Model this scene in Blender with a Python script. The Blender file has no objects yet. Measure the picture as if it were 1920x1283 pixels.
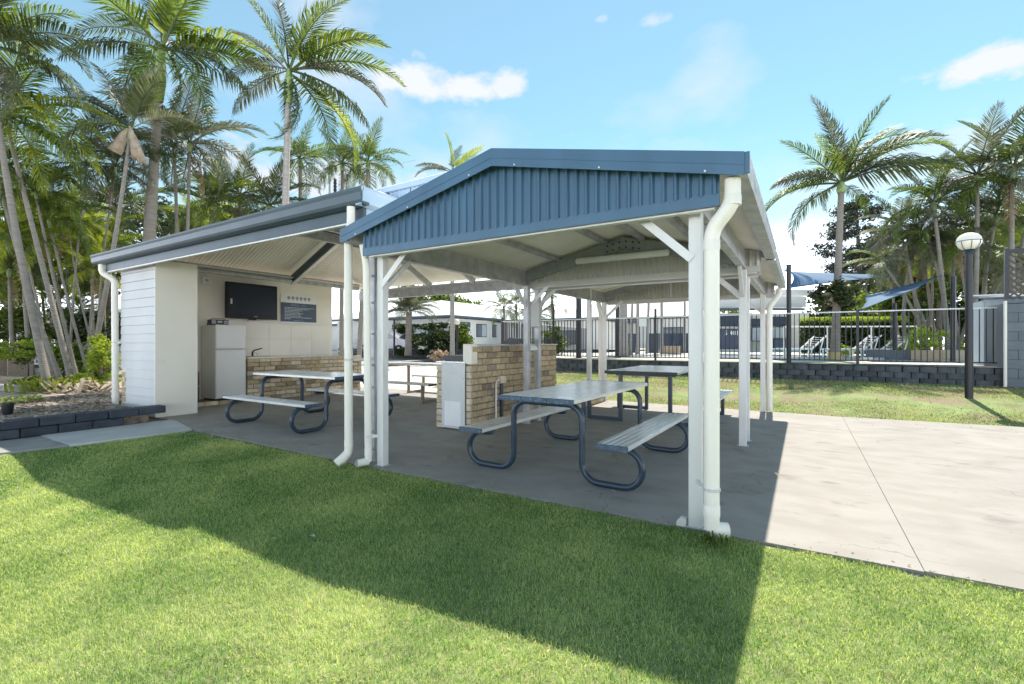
import bpy, math, random
import numpy as np
from mathutils import Vector, Matrix
random.seed(7)
rad = math.radians

# ------------------------------------------------------------------ camera
scn = bpy.context.scene
A = rad(31.76)
FX, FY = -math.sin(A), math.cos(A)
RX, RY = math.cos(A), math.sin(A)
H = 1.35
cam_d = bpy.data.cameras.new('camera'); cam = bpy.data.objects.new('camera', cam_d)
scn.collection.objects.link(cam); scn.camera = cam
cam.location = (0, 0, H); cam.rotation_euler = (rad(90), 0, A)
cam_d.lens = 882 / 1920 * 36; cam_d.sensor_width = 36; cam_d.shift_y = 1.5 / 1920
cam_d.clip_start = 0.05; cam_d.clip_end = 3000

# ------------------------------------------------------------------ light
SUN = Vector((-0.03, 0.585, 1.0)).normalized()
elev = math.asin(SUN.z)
sl = bpy.data.lights.new('sun', 'SUN'); sl.energy = 2.0; sl.angle = rad(0.55); sl.color = (1, .93, .82)
so = bpy.data.objects.new('sun', sl); scn.collection.objects.link(so)
so.rotation_euler = (-SUN).to_track_quat('-Z', 'Y').to_euler(); so.location = (0, 0, 20)
scn.view_settings.view_transform = 'Standard'; scn.view_settings.look = 'None'
scn.view_settings.gamma = 1; scn.view_settings.use_curve_mapping = False
scn.view_settings.exposure = 2.0
scn.cycles.diffuse_bounces = 8; scn.cycles.max_bounces = 12

world = bpy.data.worlds.new('World'); scn.world = world; world.use_nodes = True
wn = world.node_tree.nodes; wl = world.node_tree.links; wn.clear()
def WN(t, **k):
    n = wn.new(t)
    for a, b in k.items(): setattr(n, a, b)
    return n
def wmath(op, a, b=None, c=None, clamp=False):
    n = WN('ShaderNodeMath', operation=op); n.use_clamp = clamp
    for i, v in enumerate((a, b, c)):
        if v is None: continue
        if isinstance(v, (int, float)): n.inputs[i].default_value = v
        else: wl.new(v, n.inputs[i])
    return n.outputs[0]
sky = WN('ShaderNodeTexSky', sky_type='NISHITA'); sky.sun_disc = False
sky.sun_elevation = elev; sky.sun_rotation = math.atan2(SUN.x, SUN.y)
sky.air_density = 1.0; sky.dust_density = 0.0; sky.ozone_density = 1.6
tc = WN('ShaderNodeTexCoord'); sep = WN('ShaderNodeSeparateXYZ'); wl.new(tc.outputs['Generated'], sep.inputs[0])
def pixdir(u, v):
    d = Vector((FX + (u-960)/882*RX, FY + (u-960)/882*RY, (643-v)/882)); return d.normalized()
# cloud blobs: soft ellipses around directions, their rim broken up by noise
nz = WN('ShaderNodeTexNoise'); nz.inputs['Scale'].default_value = 11; nz.inputs['Detail'].default_value = 9
nz.inputs['Roughness'].default_value = .58
mp = WN('ShaderNodeMapping'); mp.inputs['Scale'].default_value = (1, 1, 1.9); wl.new(tc.outputs['Generated'], mp.inputs[0])
wl.new(mp.outputs[0], nz.inputs['Vector'])
nb = WN('ShaderNodeTexNoise'); nb.inputs['Scale'].default_value = 3.2; nb.inputs['Detail'].default_value = 6; nb.inputs['Roughness'].default_value = .5
wl.new(mp.outputs[0], nb.inputs['Vector'])
mask = None
# (u, v, horizontal half size, vertical half size, strength)
for (u, v, hw, hh, s) in [(775,165,95,42,1.0),(870,172,85,38,1.0),(950,165,45,30,.95),(1850,120,95,36,1.0),(1225,40,40,16,.62),
        (1130,36,16,9,.45),(1480,470,90,60,.9),(520,330,170,55,.85),(730,350,120,55,.7),(900,235,260,40,.22),(1680,330,240,70,.62),
        (1300,280,150,30,.3),(60,400,140,60,.5)]:
    d = pixdir(u, v); up = Vector((0,0,1)); hx = d.cross(up).normalized(); vy = hx.cross(d).normalized()
    hwr, hhr = hw/882*d.dot(Vector((FX,FY,0))), hh/882*d.dot(Vector((FX,FY,0)))
    def dotn(vec):
        n = WN('ShaderNodeVectorMath', operation='DOT_PRODUCT'); wl.new(tc.outputs['Generated'], n.inputs[0]); n.inputs[1].default_value = vec; return n.outputs['Value']
    a = wmath('POWER', wmath('ABSOLUTE', wmath('DIVIDE', dotn(hx), hwr)), 2.0)
    b0 = wmath('DIVIDE', dotn(vy), hhr)
    b = wmath('POWER', wmath('ABSOLUTE', b0), 2.0)
    r = wmath('SQRT', wmath('ADD', a, b))
    front = wmath('GREATER_THAN', dotn(d), 0.3)
    r = wmath('ADD', r, wmath('MULTIPLY', wmath('SUBTRACT', nz.outputs['Fac'], .5), -3.2))
    r = wmath('ADD', r, wmath('MULTIPLY', wmath('MAXIMUM', wmath('MULTIPLY', b0, -1.0), 0.0), .35))
    m = wmath('SUBTRACT', 1.0, wmath('MULTIPLY', wmath('SUBTRACT', r, .45), 1/.75, clamp=True), clamp=True)
    m = wmath('MULTIPLY', wmath('MULTIPLY', m, s), front)
    mask = m if mask is None else wmath('MAXIMUM', mask, m)
# thin high veil, pale horizon, and an overbright horizon band added to fill shade
veil = wmath('MULTIPLY', wmath('SUBTRACT', nb.outputs['Fac'], .45, clamp=True), 2.6, clamp=True)
hz = wmath('POWER', wmath('SUBTRACT', 1.0, wmath('MULTIPLY', sep.outputs['Z'], 4.2, clamp=True), clamp=True), 1.4)
hz = wmath('MULTIPLY', hz, .95)
pale = wmath('MULTIPLY', wmath('POWER', wmath('SUBTRACT', 1.0, wmath('MULTIPLY', sep.outputs['Z'], 1.75, clamp=True), clamp=True), 1.5), .9)
mask = wmath('MAXIMUM', wmath('MAXIMUM', mask, veil), wmath('MAXIMUM', pale, .18))
tint = WN('ShaderNodeMix', data_type='RGBA', blend_type='MULTIPLY'); tint.inputs['Factor'].default_value = 1
tint.inputs['B'].default_value = (0.265, 0.385, 0.325, 1); wl.new(sky.outputs[0], tint.inputs['A'])
mx = WN('ShaderNodeMix', data_type='RGBA'); wl.new(mask, mx.inputs['Factor']); wl.new(tint.outputs['Result'], mx.inputs['A'])
mx.inputs['B'].default_value = (1.55, 1.62, 1.72, 1)
mh = WN('ShaderNodeMix', data_type='RGBA'); wl.new(hz, mh.inputs['Factor']); wl.new(mx.outputs['Result'], mh.inputs['A']); mh.inputs['B'].default_value = (11, 11.3, 12.8, 1)
bg = WN('ShaderNodeBackground'); bg.inputs['Strength'].default_value = 0.15; wl.new(mh.outputs['Result'], bg.inputs['Color'])
wo = WN('ShaderNodeOutputWorld'); wl.new(bg.outputs[0], wo.inputs[0])

# ------------------------------------------------------------------ helpers
COL = scn.collection
def at(u, v, d):
    """point on the ray through photo pixel (u,v) at forward distance d"""
    l = (u-960)/882*d
    return Vector((FX*d + RX*l, FY*d + RY*l, H - (v-643)/882*d))
def link(o, parent=None):
    COL.objects.link(o)
    if parent: o.parent = parent
    return o
def base(o):
    v = Vector((0,0,0))
    while o: v += o.location; o = o.parent
    return v
def tag(o, label=None, cat=None, group=None, kind=None):
    if label: o['label'] = label
    if cat: o['category'] = cat
    if group: o['group'] = group
    if kind: o['kind'] = kind
    return o
def thing(name, label, cat, loc=(0,0,0), rotz=0, group=None):
    o = bpy.data.objects.new(name, None); o.empty_display_size = .1; link(o); o.location = loc; o.rotation_euler = (0,0,rotz)
    return tag(o, label, cat, group)
def inst(name, mesh, parent, loc, rotz=0, scale=None, label=None, rot=None):
    """part sharing a mesh, placed at world loc (parents unrotated)"""
    o = bpy.data.objects.new(name, mesh); link(o, parent)
    o.location = Vector(loc) - (base(parent) if parent else Vector((0,0,0)))
    if rot is not None: o.rotation_euler = rot
    else: o.rotation_euler = (0,0,rotz)
    if scale is not None: o.scale = scale if hasattr(scale, '__len__') else (scale,)*3
    if label: o['label'] = label
    return o

class MB:
    def __init__(s): s.v = []; s.f = []
    def add(s, vs, fs):
        n = len(s.v); s.v += [tuple(p) for p in vs]; s.f += [tuple(i+n for i in f) for f in fs]; return s
    def box(s, x0, x1, y0, y1, z0, z1):
        return s.add([(x0,y0,z0),(x1,y0,z0),(x1,y1,z0),(x0,y1,z0),(x0,y0,z1),(x1,y0,z1),(x1,y1,z1),(x0,y1,z1)],
              [(0,3,2,1),(4,5,6,7),(0,1,5,4),(1,2,6,5),(2,3,7,6),(3,0,4,7)])
    def cbox(s, x0, x1, y0, y1, z0, z1, b=.004):
        """box with chamfered edges"""
        c = Vector(((x0+x1)/2,(y0+y1)/2,(z0+z1)/2)); h = ((x1-x0)/2,(y1-y0)/2,(z1-z0)/2)
        vs = []; idx = {}
        for sx in (-1,1):
            for sy in (-1,1):
                for sz in (-1,1):
                    for ax in range(3):
                        p = [sx*(h[0]-b), sy*(h[1]-b), sz*(h[2]-b)]; p[ax] += (sx,sy,sz)[ax]*b
                        idx[(sx,sy,sz,ax)] = len(vs); vs.append((c[0]+p[0],c[1]+p[1],c[2]+p[2]))
        fs = []
        for ax in range(3):
            o = [i for i in range(3) if i != ax]
            for sg in (-1,1):
                q = []
                for (p1,p2) in ((-1,-1),(1,-1),(1,1),(-1,1)):
                    k = [0,0,0]; k[ax]=sg; k[o[0]]=p1; k[o[1]]=p2; q.append(idx[(k[0],k[1],k[2],ax)])
                if (sg > 0) == (ax == 1): q.reverse()
                fs.append(tuple(q))
        for ax in range(3):      # edges parallel to ax
            o = [i for i in range(3) if i != ax]
            for p1 in (-1,1):
                for p2 in (-1,1):
                    ka=[0,0,0]; kb=[0,0,0]; ka[ax]=-1; kb[ax]=1
                    for k in (ka,kb): k[o[0]]=p1; k[o[1]]=p2
                    q = [idx[(*ka,o[0])],idx[(*kb,o[0])],idx[(*kb,o[1])],idx[(*ka,o[1])]]
                    fs.append(tuple(q))
        for sx in (-1,1):
            for sy in (-1,1):
                for sz in (-1,1):
                    fs.append((idx[(sx,sy,sz,0)],idx[(sx,sy,sz,1)],idx[(sx,sy,sz,2)]))
        s.add(vs, fs); s.fix = True; return s
    def bar(s, a, b, w, h, up=(0,0,1)):
        """rectangular bar from a to b, width w (sideways), height h"""
        a, b = Vector(a), Vector(b); t = (b-a).normalized(); up = Vector(up)
        sd = t.cross(up)
        if sd.length < 1e-4: sd = t.cross(Vector((0,1,0)))
        sd.normalize(); u = sd.cross(t).normalized()
        vs = [p + sd*(i*w/2) + u*(j*h/2) for p in (a,b) for (i,j) in ((-1,-1),(1,-1),(1,1),(-1,1))]
        return s.add(vs, [(0,1,2,3),(4,7,6,5),(0,4,5,1),(1,5,6,2),(2,6,7,3),(3,7,4,0)])
    def cyl(s, a, b, r0, r1=None, n=14, cap=True):
        return s.tube([a,b], [r0, r0 if r1 is None else r1], n, cap)
    def tube(s, pts, r, n=12, cap=True):
        pts = [Vector(p) for p in pts]; m = len(pts)
        if isinstance(r, (int,float)): r = [r]*m
        ref = None; rings = []
        for i,p in enumerate(pts):
            t = (pts[min(i+1,m-1)] - pts[max(i-1,0)]).normalized()
            if ref is None:
                ref = Vector((0,0,1)) if abs(t.z) < .9 else Vector((1,0,0))
            x = (ref - t*ref.dot(t)).normalized(); y = t.cross(x); ref = x
            rings.append([p + x*math.cos(2*math.pi*k/n)*r[i] + y*math.sin(2*math.pi*k/n)*r[i] for k in range(n)])
        vs = [q for g in rings for q in g]; fs = []
        for i in range(m-1):
            for k in range(n):
                k2 = (k+1)%n; fs.append((i*n+k, i*n+k2, (i+1)*n+k2, (i+1)*n+k))
        if cap: fs.append(tuple(reversed(range(n)))); fs.append(tuple((m-1)*n+k for k in range(n)))
        return s.add(vs, fs)
    def prism(s, poly, axis, a, b):
        """extrude a 2D polygon along axis ('x': poly in (y,z); 'y': poly in (x,z); 'z': poly in (x,y))"""
        n = len(poly)
        def P(q, t): return {'x':(t,q[0],q[1]), 'y':(q[0],t,q[1]), 'z':(q[0],q[1],t)}[axis]
        vs = [P(q,a) for q in poly] + [P(q,b) for q in poly]
        fs = [tuple(range(n)), tuple(reversed(range(n,2*n)))] + [(i,i+n,(i+1)%n+n,(i+1)%n) for i in range(n)]
        s.fix = True
        return s.add(vs, fs)
    def lathe(s, prof, c, n=24):
        vs = []; fs = []; m = len(prof)
        for (r,z) in prof:
            for k in range(n):
                a = 2*math.pi*k/n; vs.append((c[0]+r*math.cos(a), c[1]+r*math.sin(a), c[2]+z))
        for i in range(m-1):
            for k in range(n):
                k2=(k+1)%n; fs.append((i*n+k,i*n+k2,(i+1)*n+k2,(i+1)*n+k))
        return s.add(vs, fs)
    def mesh(s, name, m, smooth=False):
        me = bpy.data.meshes.new(name); me.from_pydata(s.v, [], s.f)
        if getattr(s, 'fix', False):
            import bmesh
            bm = bmesh.new(); bm.from_mesh(me); bmesh.ops.recalc_face_normals(bm, faces=bm.faces); bm.to_mesh(me); bm.free()
        if m: me.materials.append(m)
        if smooth:
            for p in me.polygons: p.use_smooth = True
            if smooth == 'auto':
                me.set_sharp_from_angle(angle=rad(40))
        me.update(); return me
    def build(s, name, m, parent=None, smooth=False, label=None):
        b = base(parent) if parent else Vector((0,0,0))
        if b.length > 0: s.v = [(p[0]-b.x, p[1]-b.y, p[2]-b.z) for p in s.v]
        o = bpy.data.objects.new(name, s.mesh(name, m, smooth)); link(o, parent)
        if label: o['label'] = label
        return o
def single(mb, name, m, label, cat, group=None, smooth=False):
    """a top-level thing that is one mesh, origin at its base centre"""
    v = np.array(mb.v); c = Vector(((v[:,0].min()+v[:,0].max())/2, (v[:,1].min()+v[:,1].max())/2, v[:,2].min()))
    mb.v = [(p[0]-c.x, p[1]-c.y, p[2]-c.z) for p in mb.v]
    o = bpy.data.objects.new(name, mb.mesh(name, m, smooth)); link(o); o.location = c
    return tag(o, label, cat, group)
def struct(mb, name, m, smooth=False):
    o = mb.build(name, m, None, smooth); o['kind'] = 'structure'; return o
def arc(c, r, a0, a1, n, plane='xz', k=0):
    out = []
    for i in range(n+1):
        a = rad(a0 + (a1-a0)*i/n); p = (c[0]+r*math.cos(a), c[1]+r*math.sin(a))
        out.append({'xz':(p[0],k,p[1]),'yz':(k,p[0],p[1]),'xy':(p[0],p[1],k)}[plane])
    return out

# ------------------------------------------------------------------ materials
def mat(name, col, rough=.6, metal=0, var=.12, scale=3, bump=0, bscale=40, spec=.5, fine=0, stain=None, rnd=0, col2=None, stretch=None, alpha=None):
    m = bpy.data.materials.new(name); m.use_nodes = True; N = m.node_tree.nodes; L = m.node_tree.links
    p = N['Principled BSDF']; p.inputs['Roughness'].default_value = rough; p.inputs['Metallic'].default_value = metal
    p.inputs['Specular IOR Level'].default_value = spec
    g = N.new('ShaderNodeNewGeometry'); src = g.outputs['Position']
    if stretch:
        mpn = N.new('ShaderNodeMapping'); mpn.inputs['Scale'].default_value = stretch; L.new(src, mpn.inputs[0]); src = mpn.outputs[0]
    n = N.new('ShaderNodeTexNoise'); n.inputs['Scale'].default_value = scale; n.inputs['Detail'].default_value = 6; L.new(src, n.inputs['Vector'])
    mr = N.new('ShaderNodeMapRange'); mr.inputs[1].default_value = .3; mr.inputs[2].default_value = .7
    mr.inputs[3].default_value = 1-var; mr.inputs[4].default_value = 1+var; L.new(n.outputs['Fac'], mr.inputs[0])
    base_c = None
    if col2:
        mixc = N.new('ShaderNodeMix'); mixc.data_type = 'RGBA'; mixc.inputs['A'].default_value = (*col,1); mixc.inputs['B'].default_value = (*col2,1)
        n2 = N.new('ShaderNodeTexNoise'); n2.inputs['Scale'].default_value = scale*2.3; n2.inputs['Detail'].default_value = 8; L.new(src, n2.inputs['Vector'])
        m2 = N.new('ShaderNodeMapRange'); m2.inputs[1].default_value = .42; m2.inputs[2].default_value = .62; L.new(n2.outputs['Fac'], m2.inputs[0])
        L.new(m2.outputs[0], mixc.inputs['Factor']); base_c = mixc.outputs['Result']
    val = mr.outputs[0]
    if rnd:
        oi = N.new('ShaderNodeObjectInfo'); m3 = N.new('ShaderNodeMapRange'); m3.inputs[3].default_value = 1-rnd; m3.inputs[4].default_value = 1+rnd
        L.new(oi.outputs['Random'], m3.inputs[0]); mm = N.new('ShaderNodeMath'); mm.operation='MULTIPLY'; L.new(val, mm.inputs[0]); L.new(m3.outputs[0], mm.inputs[1]); val = mm.outputs[0]
    if fine:
        n4 = N.new('ShaderNodeTexNoise'); n4.inputs['Scale'].default_value = 160; n4.inputs['Detail'].default_value = 3; L.new(g.outputs['Position'], n4.inputs['Vector'])
        m4 = N.new('ShaderNodeMapRange'); m4.inputs[1].default_value=.3; m4.inputs[2].default_value=.7; m4.inputs[3].default_value = 1-fine; m4.inputs[4].default_value = 1+fine; L.new(n4.outputs['Fac'], m4.inputs[0])
        mm = N.new('ShaderNodeMath'); mm.operation='MULTIPLY'; L.new(val, mm.inputs[0]); L.new(m4.outputs[0], mm.inputs[1]); val = mm.outputs[0]
    vm = N.new('ShaderNodeVectorMath'); vm.operation = 'SCALE'
    if base_c: L.new(base_c, vm.inputs[0])
    else: vm.inputs[0].default_value = col
    L.new(val, vm.inputs['Scale'])
    out = vm.outputs[0]
    if stain:   # (colour, scale, threshold, amount)
        n5 = N.new('ShaderNodeTexNoise'); n5.inputs['Scale'].default_value = stain[1]; n5.inputs['Detail'].default_value = 7; n5.inputs['Roughness'].default_value=.62; L.new(src, n5.inputs['Vector'])
        m5 = N.new('ShaderNodeMapRange'); m5.inputs[1].default_value = stain[2]; m5.inputs[2].default_value = stain[2]+.12; m5.inputs[4].default_value = stain[3]; L.new(n5.outputs['Fac'], m5.inputs[0])
        mx5 = N.new('ShaderNodeMix'); mx5.data_type='RGBA'; L.new(m5.outputs[0], mx5.inputs['Factor']); L.new(out, mx5.inputs['A']); mx5.inputs['B'].default_value = (*stain[0],1); out = mx5.outputs['Result']
    if name == 'concrete':
        nw = N.new('ShaderNodeTexNoise'); nw.inputs['Scale'].default_value = 2.5; nw.inputs['Detail'].default_value = 6; L.new(g.outputs['Position'], nw.inputs['Vector'])
        va = N.new('ShaderNodeVectorMath'); va.operation='MULTIPLY_ADD'; L.new(nw.outputs['Color'], va.inputs[0]); va.inputs[1].default_value=(.5,.5,0); L.new(g.outputs['Position'], va.inputs[2])
        vo = N.new('ShaderNodeTexVoronoi'); vo.feature='DISTANCE_TO_EDGE'; vo.inputs['Scale'].default_value=.42; L.new(va.outputs[0], vo.inputs['Vector'])
        cr = N.new('ShaderNodeMapRange'); cr.inputs[1].default_value=.0; cr.inputs[2].default_value=.0028; cr.inputs[3].default_value=.55; cr.inputs[4].default_value=0; L.new(vo.outputs['Distance'], cr.inputs[0])
        mk = N.new('ShaderNodeMapRange'); mk.inputs[1].default_value=.48; mk.inputs[2].default_value=.56; nk=N.new('ShaderNodeTexNoise'); nk.inputs['Scale'].default_value=.7; L.new(g.outputs['Position'], nk.inputs['Vector']); L.new(nk.outputs['Fac'], mk.inputs[0])
        ml = N.new('ShaderNodeMath'); ml.operation='MULTIPLY'; L.new(cr.outputs[0], ml.inputs[0]); L.new(mk.outputs[0], ml.inputs[1])
        mc = N.new('ShaderNodeMix'); mc.data_type='RGBA'; L.new(ml.outputs[0], mc.inputs['Factor']); L.new(out, mc.inputs['A']); mc.inputs['B'].default_value=(.06,.055,.05,1); out = mc.outputs['Result']
        sp = N.new('ShaderNodeTexVoronoi'); sp.inputs['Scale'].default_value = 5; L.new(g.outputs['Position'], sp.inputs['Vector'])
        sm = N.new('ShaderNodeMapRange'); sm.inputs[1].default_value=.035; sm.inputs[2].default_value=.055; sm.inputs[3].default_value=.5; sm.inputs[4].default_value=0; L.new(sp.outputs['Distance'], sm.inputs[0])
        mc2 = N.new('ShaderNodeMix'); mc2.data_type='RGBA'; L.new(sm.outputs[0], mc2.inputs['Factor']); L.new(out, mc2.inputs['A']); mc2.inputs['B'].default_value=(.13,.12,.10,1); out = mc2.outputs['Result']
    L.new(out, p.inputs['Base Color'])
    if bump:
        nb_ = N.new('ShaderNodeTexNoise'); nb_.inputs['Scale'].default_value = bscale; nb_.inputs['Detail'].default_value = 6; L.new(g.outputs['Position'], nb_.inputs['Vector'])
        bp = N.new('ShaderNodeBump'); bp.inputs['Strength'].default_value = bump; bp.inputs['Distance'].default_value = .01; L.new(nb_.outputs['Fac'], bp.inputs['Height']); L.new(bp.outputs[0], p.inputs['Normal'])
    return m
def leafmat(name, c1, c2, trans=.45, rough=.45, tcol=None, rnd=.25):
    """leaf: diffuse + translucent, colour varied leaf by leaf"""
    m = bpy.data.materials.new(name); m.use_nodes = True; N = m.node_tree.nodes; L = m.node_tree.links
    p = N['Principled BSDF']; p.inputs['Roughness'].default_value = rough; p.inputs['Specular IOR Level'].default_value = .35
    g = N.new('ShaderNodeNewGeometry'); oi = N.new('ShaderNodeObjectInfo')
    mx_ = N.new('ShaderNodeMix'); mx_.data_type='RGBA'; mx_.inputs['A'].default_value=(*c1,1); mx_.inputs['B'].default_value=(*c2,1)
    ad = N.new('ShaderNodeMath'); ad.operation='ADD'; L.new(g.outputs['Random Per Island'], ad.inputs[0])
    ns = N.new('ShaderNodeTexNoise'); ns.inputs['Scale'].default_value = 1.3; L.new(g.outputs['Position'], ns.inputs['Vector'])
    sb = N.new('ShaderNodeMath'); sb.operation='MULTIPLY_ADD'; L.new(ns.outputs['Fac'], sb.inputs[0]); sb.inputs[1].default_value=1.6; sb.inputs[2].default_value=-.8
    L.new(sb.outputs[0], ad.inputs[1]); ad.use_clamp = True
    L.new(ad.outputs[0], mx_.inputs['Factor'])
    m3 = N.new('ShaderNodeMapRange'); m3.inputs[3].default_value = 1-rnd; m3.inputs[4].default_value = 1+rnd; L.new(oi.outputs['Random'], m3.inputs[0])
    vm = N.new('ShaderNodeVectorMath'); vm.operation='SCALE'; L.new(mx_.outputs['Result'], vm.inputs[0]); L.new(m3.outputs[0], vm.inputs['Scale'])
    L.new(vm.outputs[0], p.inputs['Base Color'])
    t = N.new('ShaderNodeBsdfTranslucent')
    vm2 = N.new('ShaderNodeVectorMath'); vm2.operation='MULTIPLY'; L.new(vm.outputs[0], vm2.inputs[0]); vm2.inputs[1].default_value = tcol or (1.9, 1.75, .6)
    L.new(vm2.outputs[0], t.inputs['Color'])
    ms = N.new('ShaderNodeMixShader'); ms.inputs[0].default_value = trans; L.new(p.outputs[0], ms.inputs[1]); L.new(t.outputs[0], ms.inputs[2])
    L.new(ms.outputs[0], N['Material Output'].inputs['Surface'])
    return m

M = {}
M['concrete'] = mat('concrete', (.318,.298,.272), .68, var=.08, scale=1.1, bump=.25, bscale=55, fine=.07, col2=(.285,.262,.235), stain=((.14,.13,.12), 1.9, .585, .65), stretch=(1,1.5,1), spec=.35)
M['concrete_pale'] = mat('concrete_pale', (.5,.5,.48), .8, var=.1, scale=2, bump=.3, bscale=60, fine=.06)
M['concrete_old'] = mat('concrete_old', (.3,.29,.27), .85, var=.2, scale=2, bump=.4, bscale=50, fine=.1, stain=((.12,.12,.11),2,.55,.5))
M['joint'] = mat('joint', (.20,.185,.15), .95)
M['soil'] = mat('soil', (.12,.10,.07), .95, var=.3, scale=20, bump=.8, bscale=60)
M['lawnbase'] = mat('lawnbase', (.15,.22,.06), .95, var=.35, scale=9, bump=.8, bscale=90, col2=(.22,.24,.11))
M['dirtlawn'] = mat('dirtlawn', (.2,.25,.09), .95, var=.3, scale=3, bump=.9, bscale=50, stain=((.24,.18,.125), .9, .47, .9))
M['mulch'] = mat('mulch', (.40,.33,.26), .95, var=.4, scale=22, bump=1, bscale=45, col2=(.26,.20,.15))
M['ground'] = mat('ground', (.30,.29,.26), .9, var=.2, scale=.6, bump=.2)
M['terrace'] = mat('terrace', (.60,.57,.52), .8, var=.1, scale=.8)
M['road'] = mat('road', (.42,.41,.39), .85, var=.12, scale=.5)
M['white'] = mat('white_paint', (.74,.74,.71), .42, var=.05, scale=1.8, stain=((.5,.47,.4), 2.2, .62, .35), spec=.4, bump=.04, bscale=20)
M['pipe'] = mat('pipe_white', (.80,.765,.68), .38, var=.06, scale=3, stain=((.55,.50,.42), 4, .58, .4), stretch=(1,1,.3))
M['cream'] = mat('cream_wall', (.80,.76,.66), .6, var=.06, scale=.8, stain=((.55,.5,.4), 1.2, .6, .25), bump=.05, bscale=15)
M['board'] = mat('board_white', (.54,.56,.56), .55, var=.06, scale=1.5, stain=((.5,.5,.47), 2.5, .6, .3), stretch=(1,1,.5), bump=.06, bscale=25)
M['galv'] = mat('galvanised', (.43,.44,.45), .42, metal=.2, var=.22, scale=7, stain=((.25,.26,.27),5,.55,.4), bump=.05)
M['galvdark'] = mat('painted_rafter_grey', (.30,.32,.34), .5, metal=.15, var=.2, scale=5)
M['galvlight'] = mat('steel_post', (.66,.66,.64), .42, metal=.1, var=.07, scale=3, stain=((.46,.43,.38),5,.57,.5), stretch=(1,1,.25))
M['soffit'] = mat('roof_sheet', (.84,.81,.75), .27, metal=.0, var=.07, scale=1.5, stain=((.5,.48,.43),1.6,.6,.4))
M['infillgrey'] = mat('gable_sheet_grey', (.50,.49,.46), .5, var=.1, scale=2)
M['roofwhite'] = mat('roof_pale', (.66,.68,.69), .45, var=.08, scale=1)
M['blue'] = mat('blue_colorbond', (.052,.122,.20), .38, var=.16, scale=2.6, stretch=(1,1,.35), stain=((.09,.15,.23),2,.6,.4), spec=.5)
M['bluegrey'] = mat('bluegrey_gutter', (.052,.085,.108), .42, var=.12, scale=2.5, stain=((.10,.10,.10),3,.6,.4), spec=.5)
M['bluepale'] = mat('bluepale', (.33,.45,.58), .4, var=.08, scale=2)
M['tabledark'] = mat('table_frame_blue', (.026,.046,.07), .3, var=.12, scale=6, spec=.5)
M['capblue'] = mat('cap_blue', (.05,.085,.13), .5, var=.35, scale=25, stain=((.25,.3,.36),30,.56,.6))
M['alu'] = mat('aluminium', (.74,.74,.72), .26, metal=.3, var=.10, scale=5, stretch=(3,.6,3), stain=((.42,.41,.38),6,.6,.4))
M['black'] = mat('black_paint', (.012,.015,.02), .4, var=.1)
M['darkmetal'] = mat('dark_metal', (.007,.010,.014), .38, var=.12, scale=5)
M['screen'] = mat('tv_screen', (.010,.018,.028), .3, var=.05, spec=.25)
M['gloss'] = mat('tv_bezel', (.006,.006,.008), .3, var=.05, spec=.3)
M['mortar'] = mat('mortar', (.24,.21,.16), .9, var=.15, scale=12, bump=.5, bscale=80)
M['brick'] = mat('brick', (.46,.36,.22), .85, var=.2, scale=14, bump=.5, bscale=90, rnd=.11, fine=.08)
M['brickpale'] = mat('brick_pale', (.58,.49,.36), .85, var=.16, scale=12, bump=.5, bscale=90, rnd=.18, fine=.08)
M['brickdark'] = mat('brick_dark', (.27,.22,.15), .85, var=.25, scale=14, bump=.5, bscale=90, rnd=.2)
M['block'] = mat('retaining_block', (.07,.08,.09), .9, var=.2, scale=7, bump=.9, bscale=35, rnd=.28, fine=.1)
M['blockdark'] = mat('edging_block', (.042,.052,.066), .85, var=.25, scale=7, bump=.9, bscale=35, rnd=.25, fine=.1)
M['tile'] = mat('tile', (.77,.73,.64), .3, var=.04, scale=2, rnd=.04)
M['fridge'] = mat('fridge_white', (.72,.72,.70), .3, var=.03, scale=2)
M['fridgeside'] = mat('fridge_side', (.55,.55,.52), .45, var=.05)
M['panel'] = mat('access_panel', (.60,.62,.61), .5, var=.06, scale=2.5, stain=((.4,.4,.38),4,.62,.5))
M['bark'] = mat('palm_trunk', (.22,.20,.17), .9, var=.25, scale=4, bump=.6, bscale=30, stretch=(1,1,9), stain=((.16,.14,.12),2,.55,.5))
M['barkpale'] = mat('palm_trunk_pale', (.31,.29,.265), .85, var=.2, scale=4, bump=.5, bscale=30, stretch=(1,1,10))
M['crownshaft'] = mat('crownshaft', (.22,.30,.11), .5, var=.25, scale=4, stretch=(4,4,1))
M['dead'] = mat('dead_leaf', (.34,.28,.21), .9, var=.3, scale=6, bump=.4)
M['treebark'] = mat('tree_bark', (.12,.10,.08), .9, var=.3)
M['leaf'] = leafmat('palm_leaf', (.04,.07,.02), (.13,.19,.035), .42)
M['leafdark'] = leafmat('palm_leaf_dark', (.03,.045,.022), (.085,.115,.045), .32)
M['leafyellow'] = leafmat('palm_leaf_yellow', (.10,.16,.025), (.30,.34,.06), .5)
M['leafgrey'] = leafmat('palm_leaf_grey', (.07,.08,.055), (.20,.21,.14), .32, tcol=(1.3,1.3,.9))
M['bush'] = leafmat('bush_leaf', (.03,.06,.015), (.14,.20,.035), .38)
M['bushdark'] = leafmat('bush_leaf_dark', (.015,.03,.012), (.05,.08,.025), .25)
M['bushyellow'] = leafmat('bush_leaf_yellow', (.16,.24,.03), (.34,.42,.07), .42)
M['hoop'] = leafmat('hoop_pine_leaf', (.012,.02,.014), (.04,.055,.03), .12)
M['grass'] = leafmat('grass_blade', (.10,.225,.055), (.64,.66,.37), .5, rough=.5, tcol=(1.45,1.5,.6), rnd=0)
M['grassdry'] = leafmat('grass_blade_dry', (.13,.22,.05), (.55,.55,.29), .35, rough=.6, tcol=(1.4,1.35,.6), rnd=0)
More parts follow.
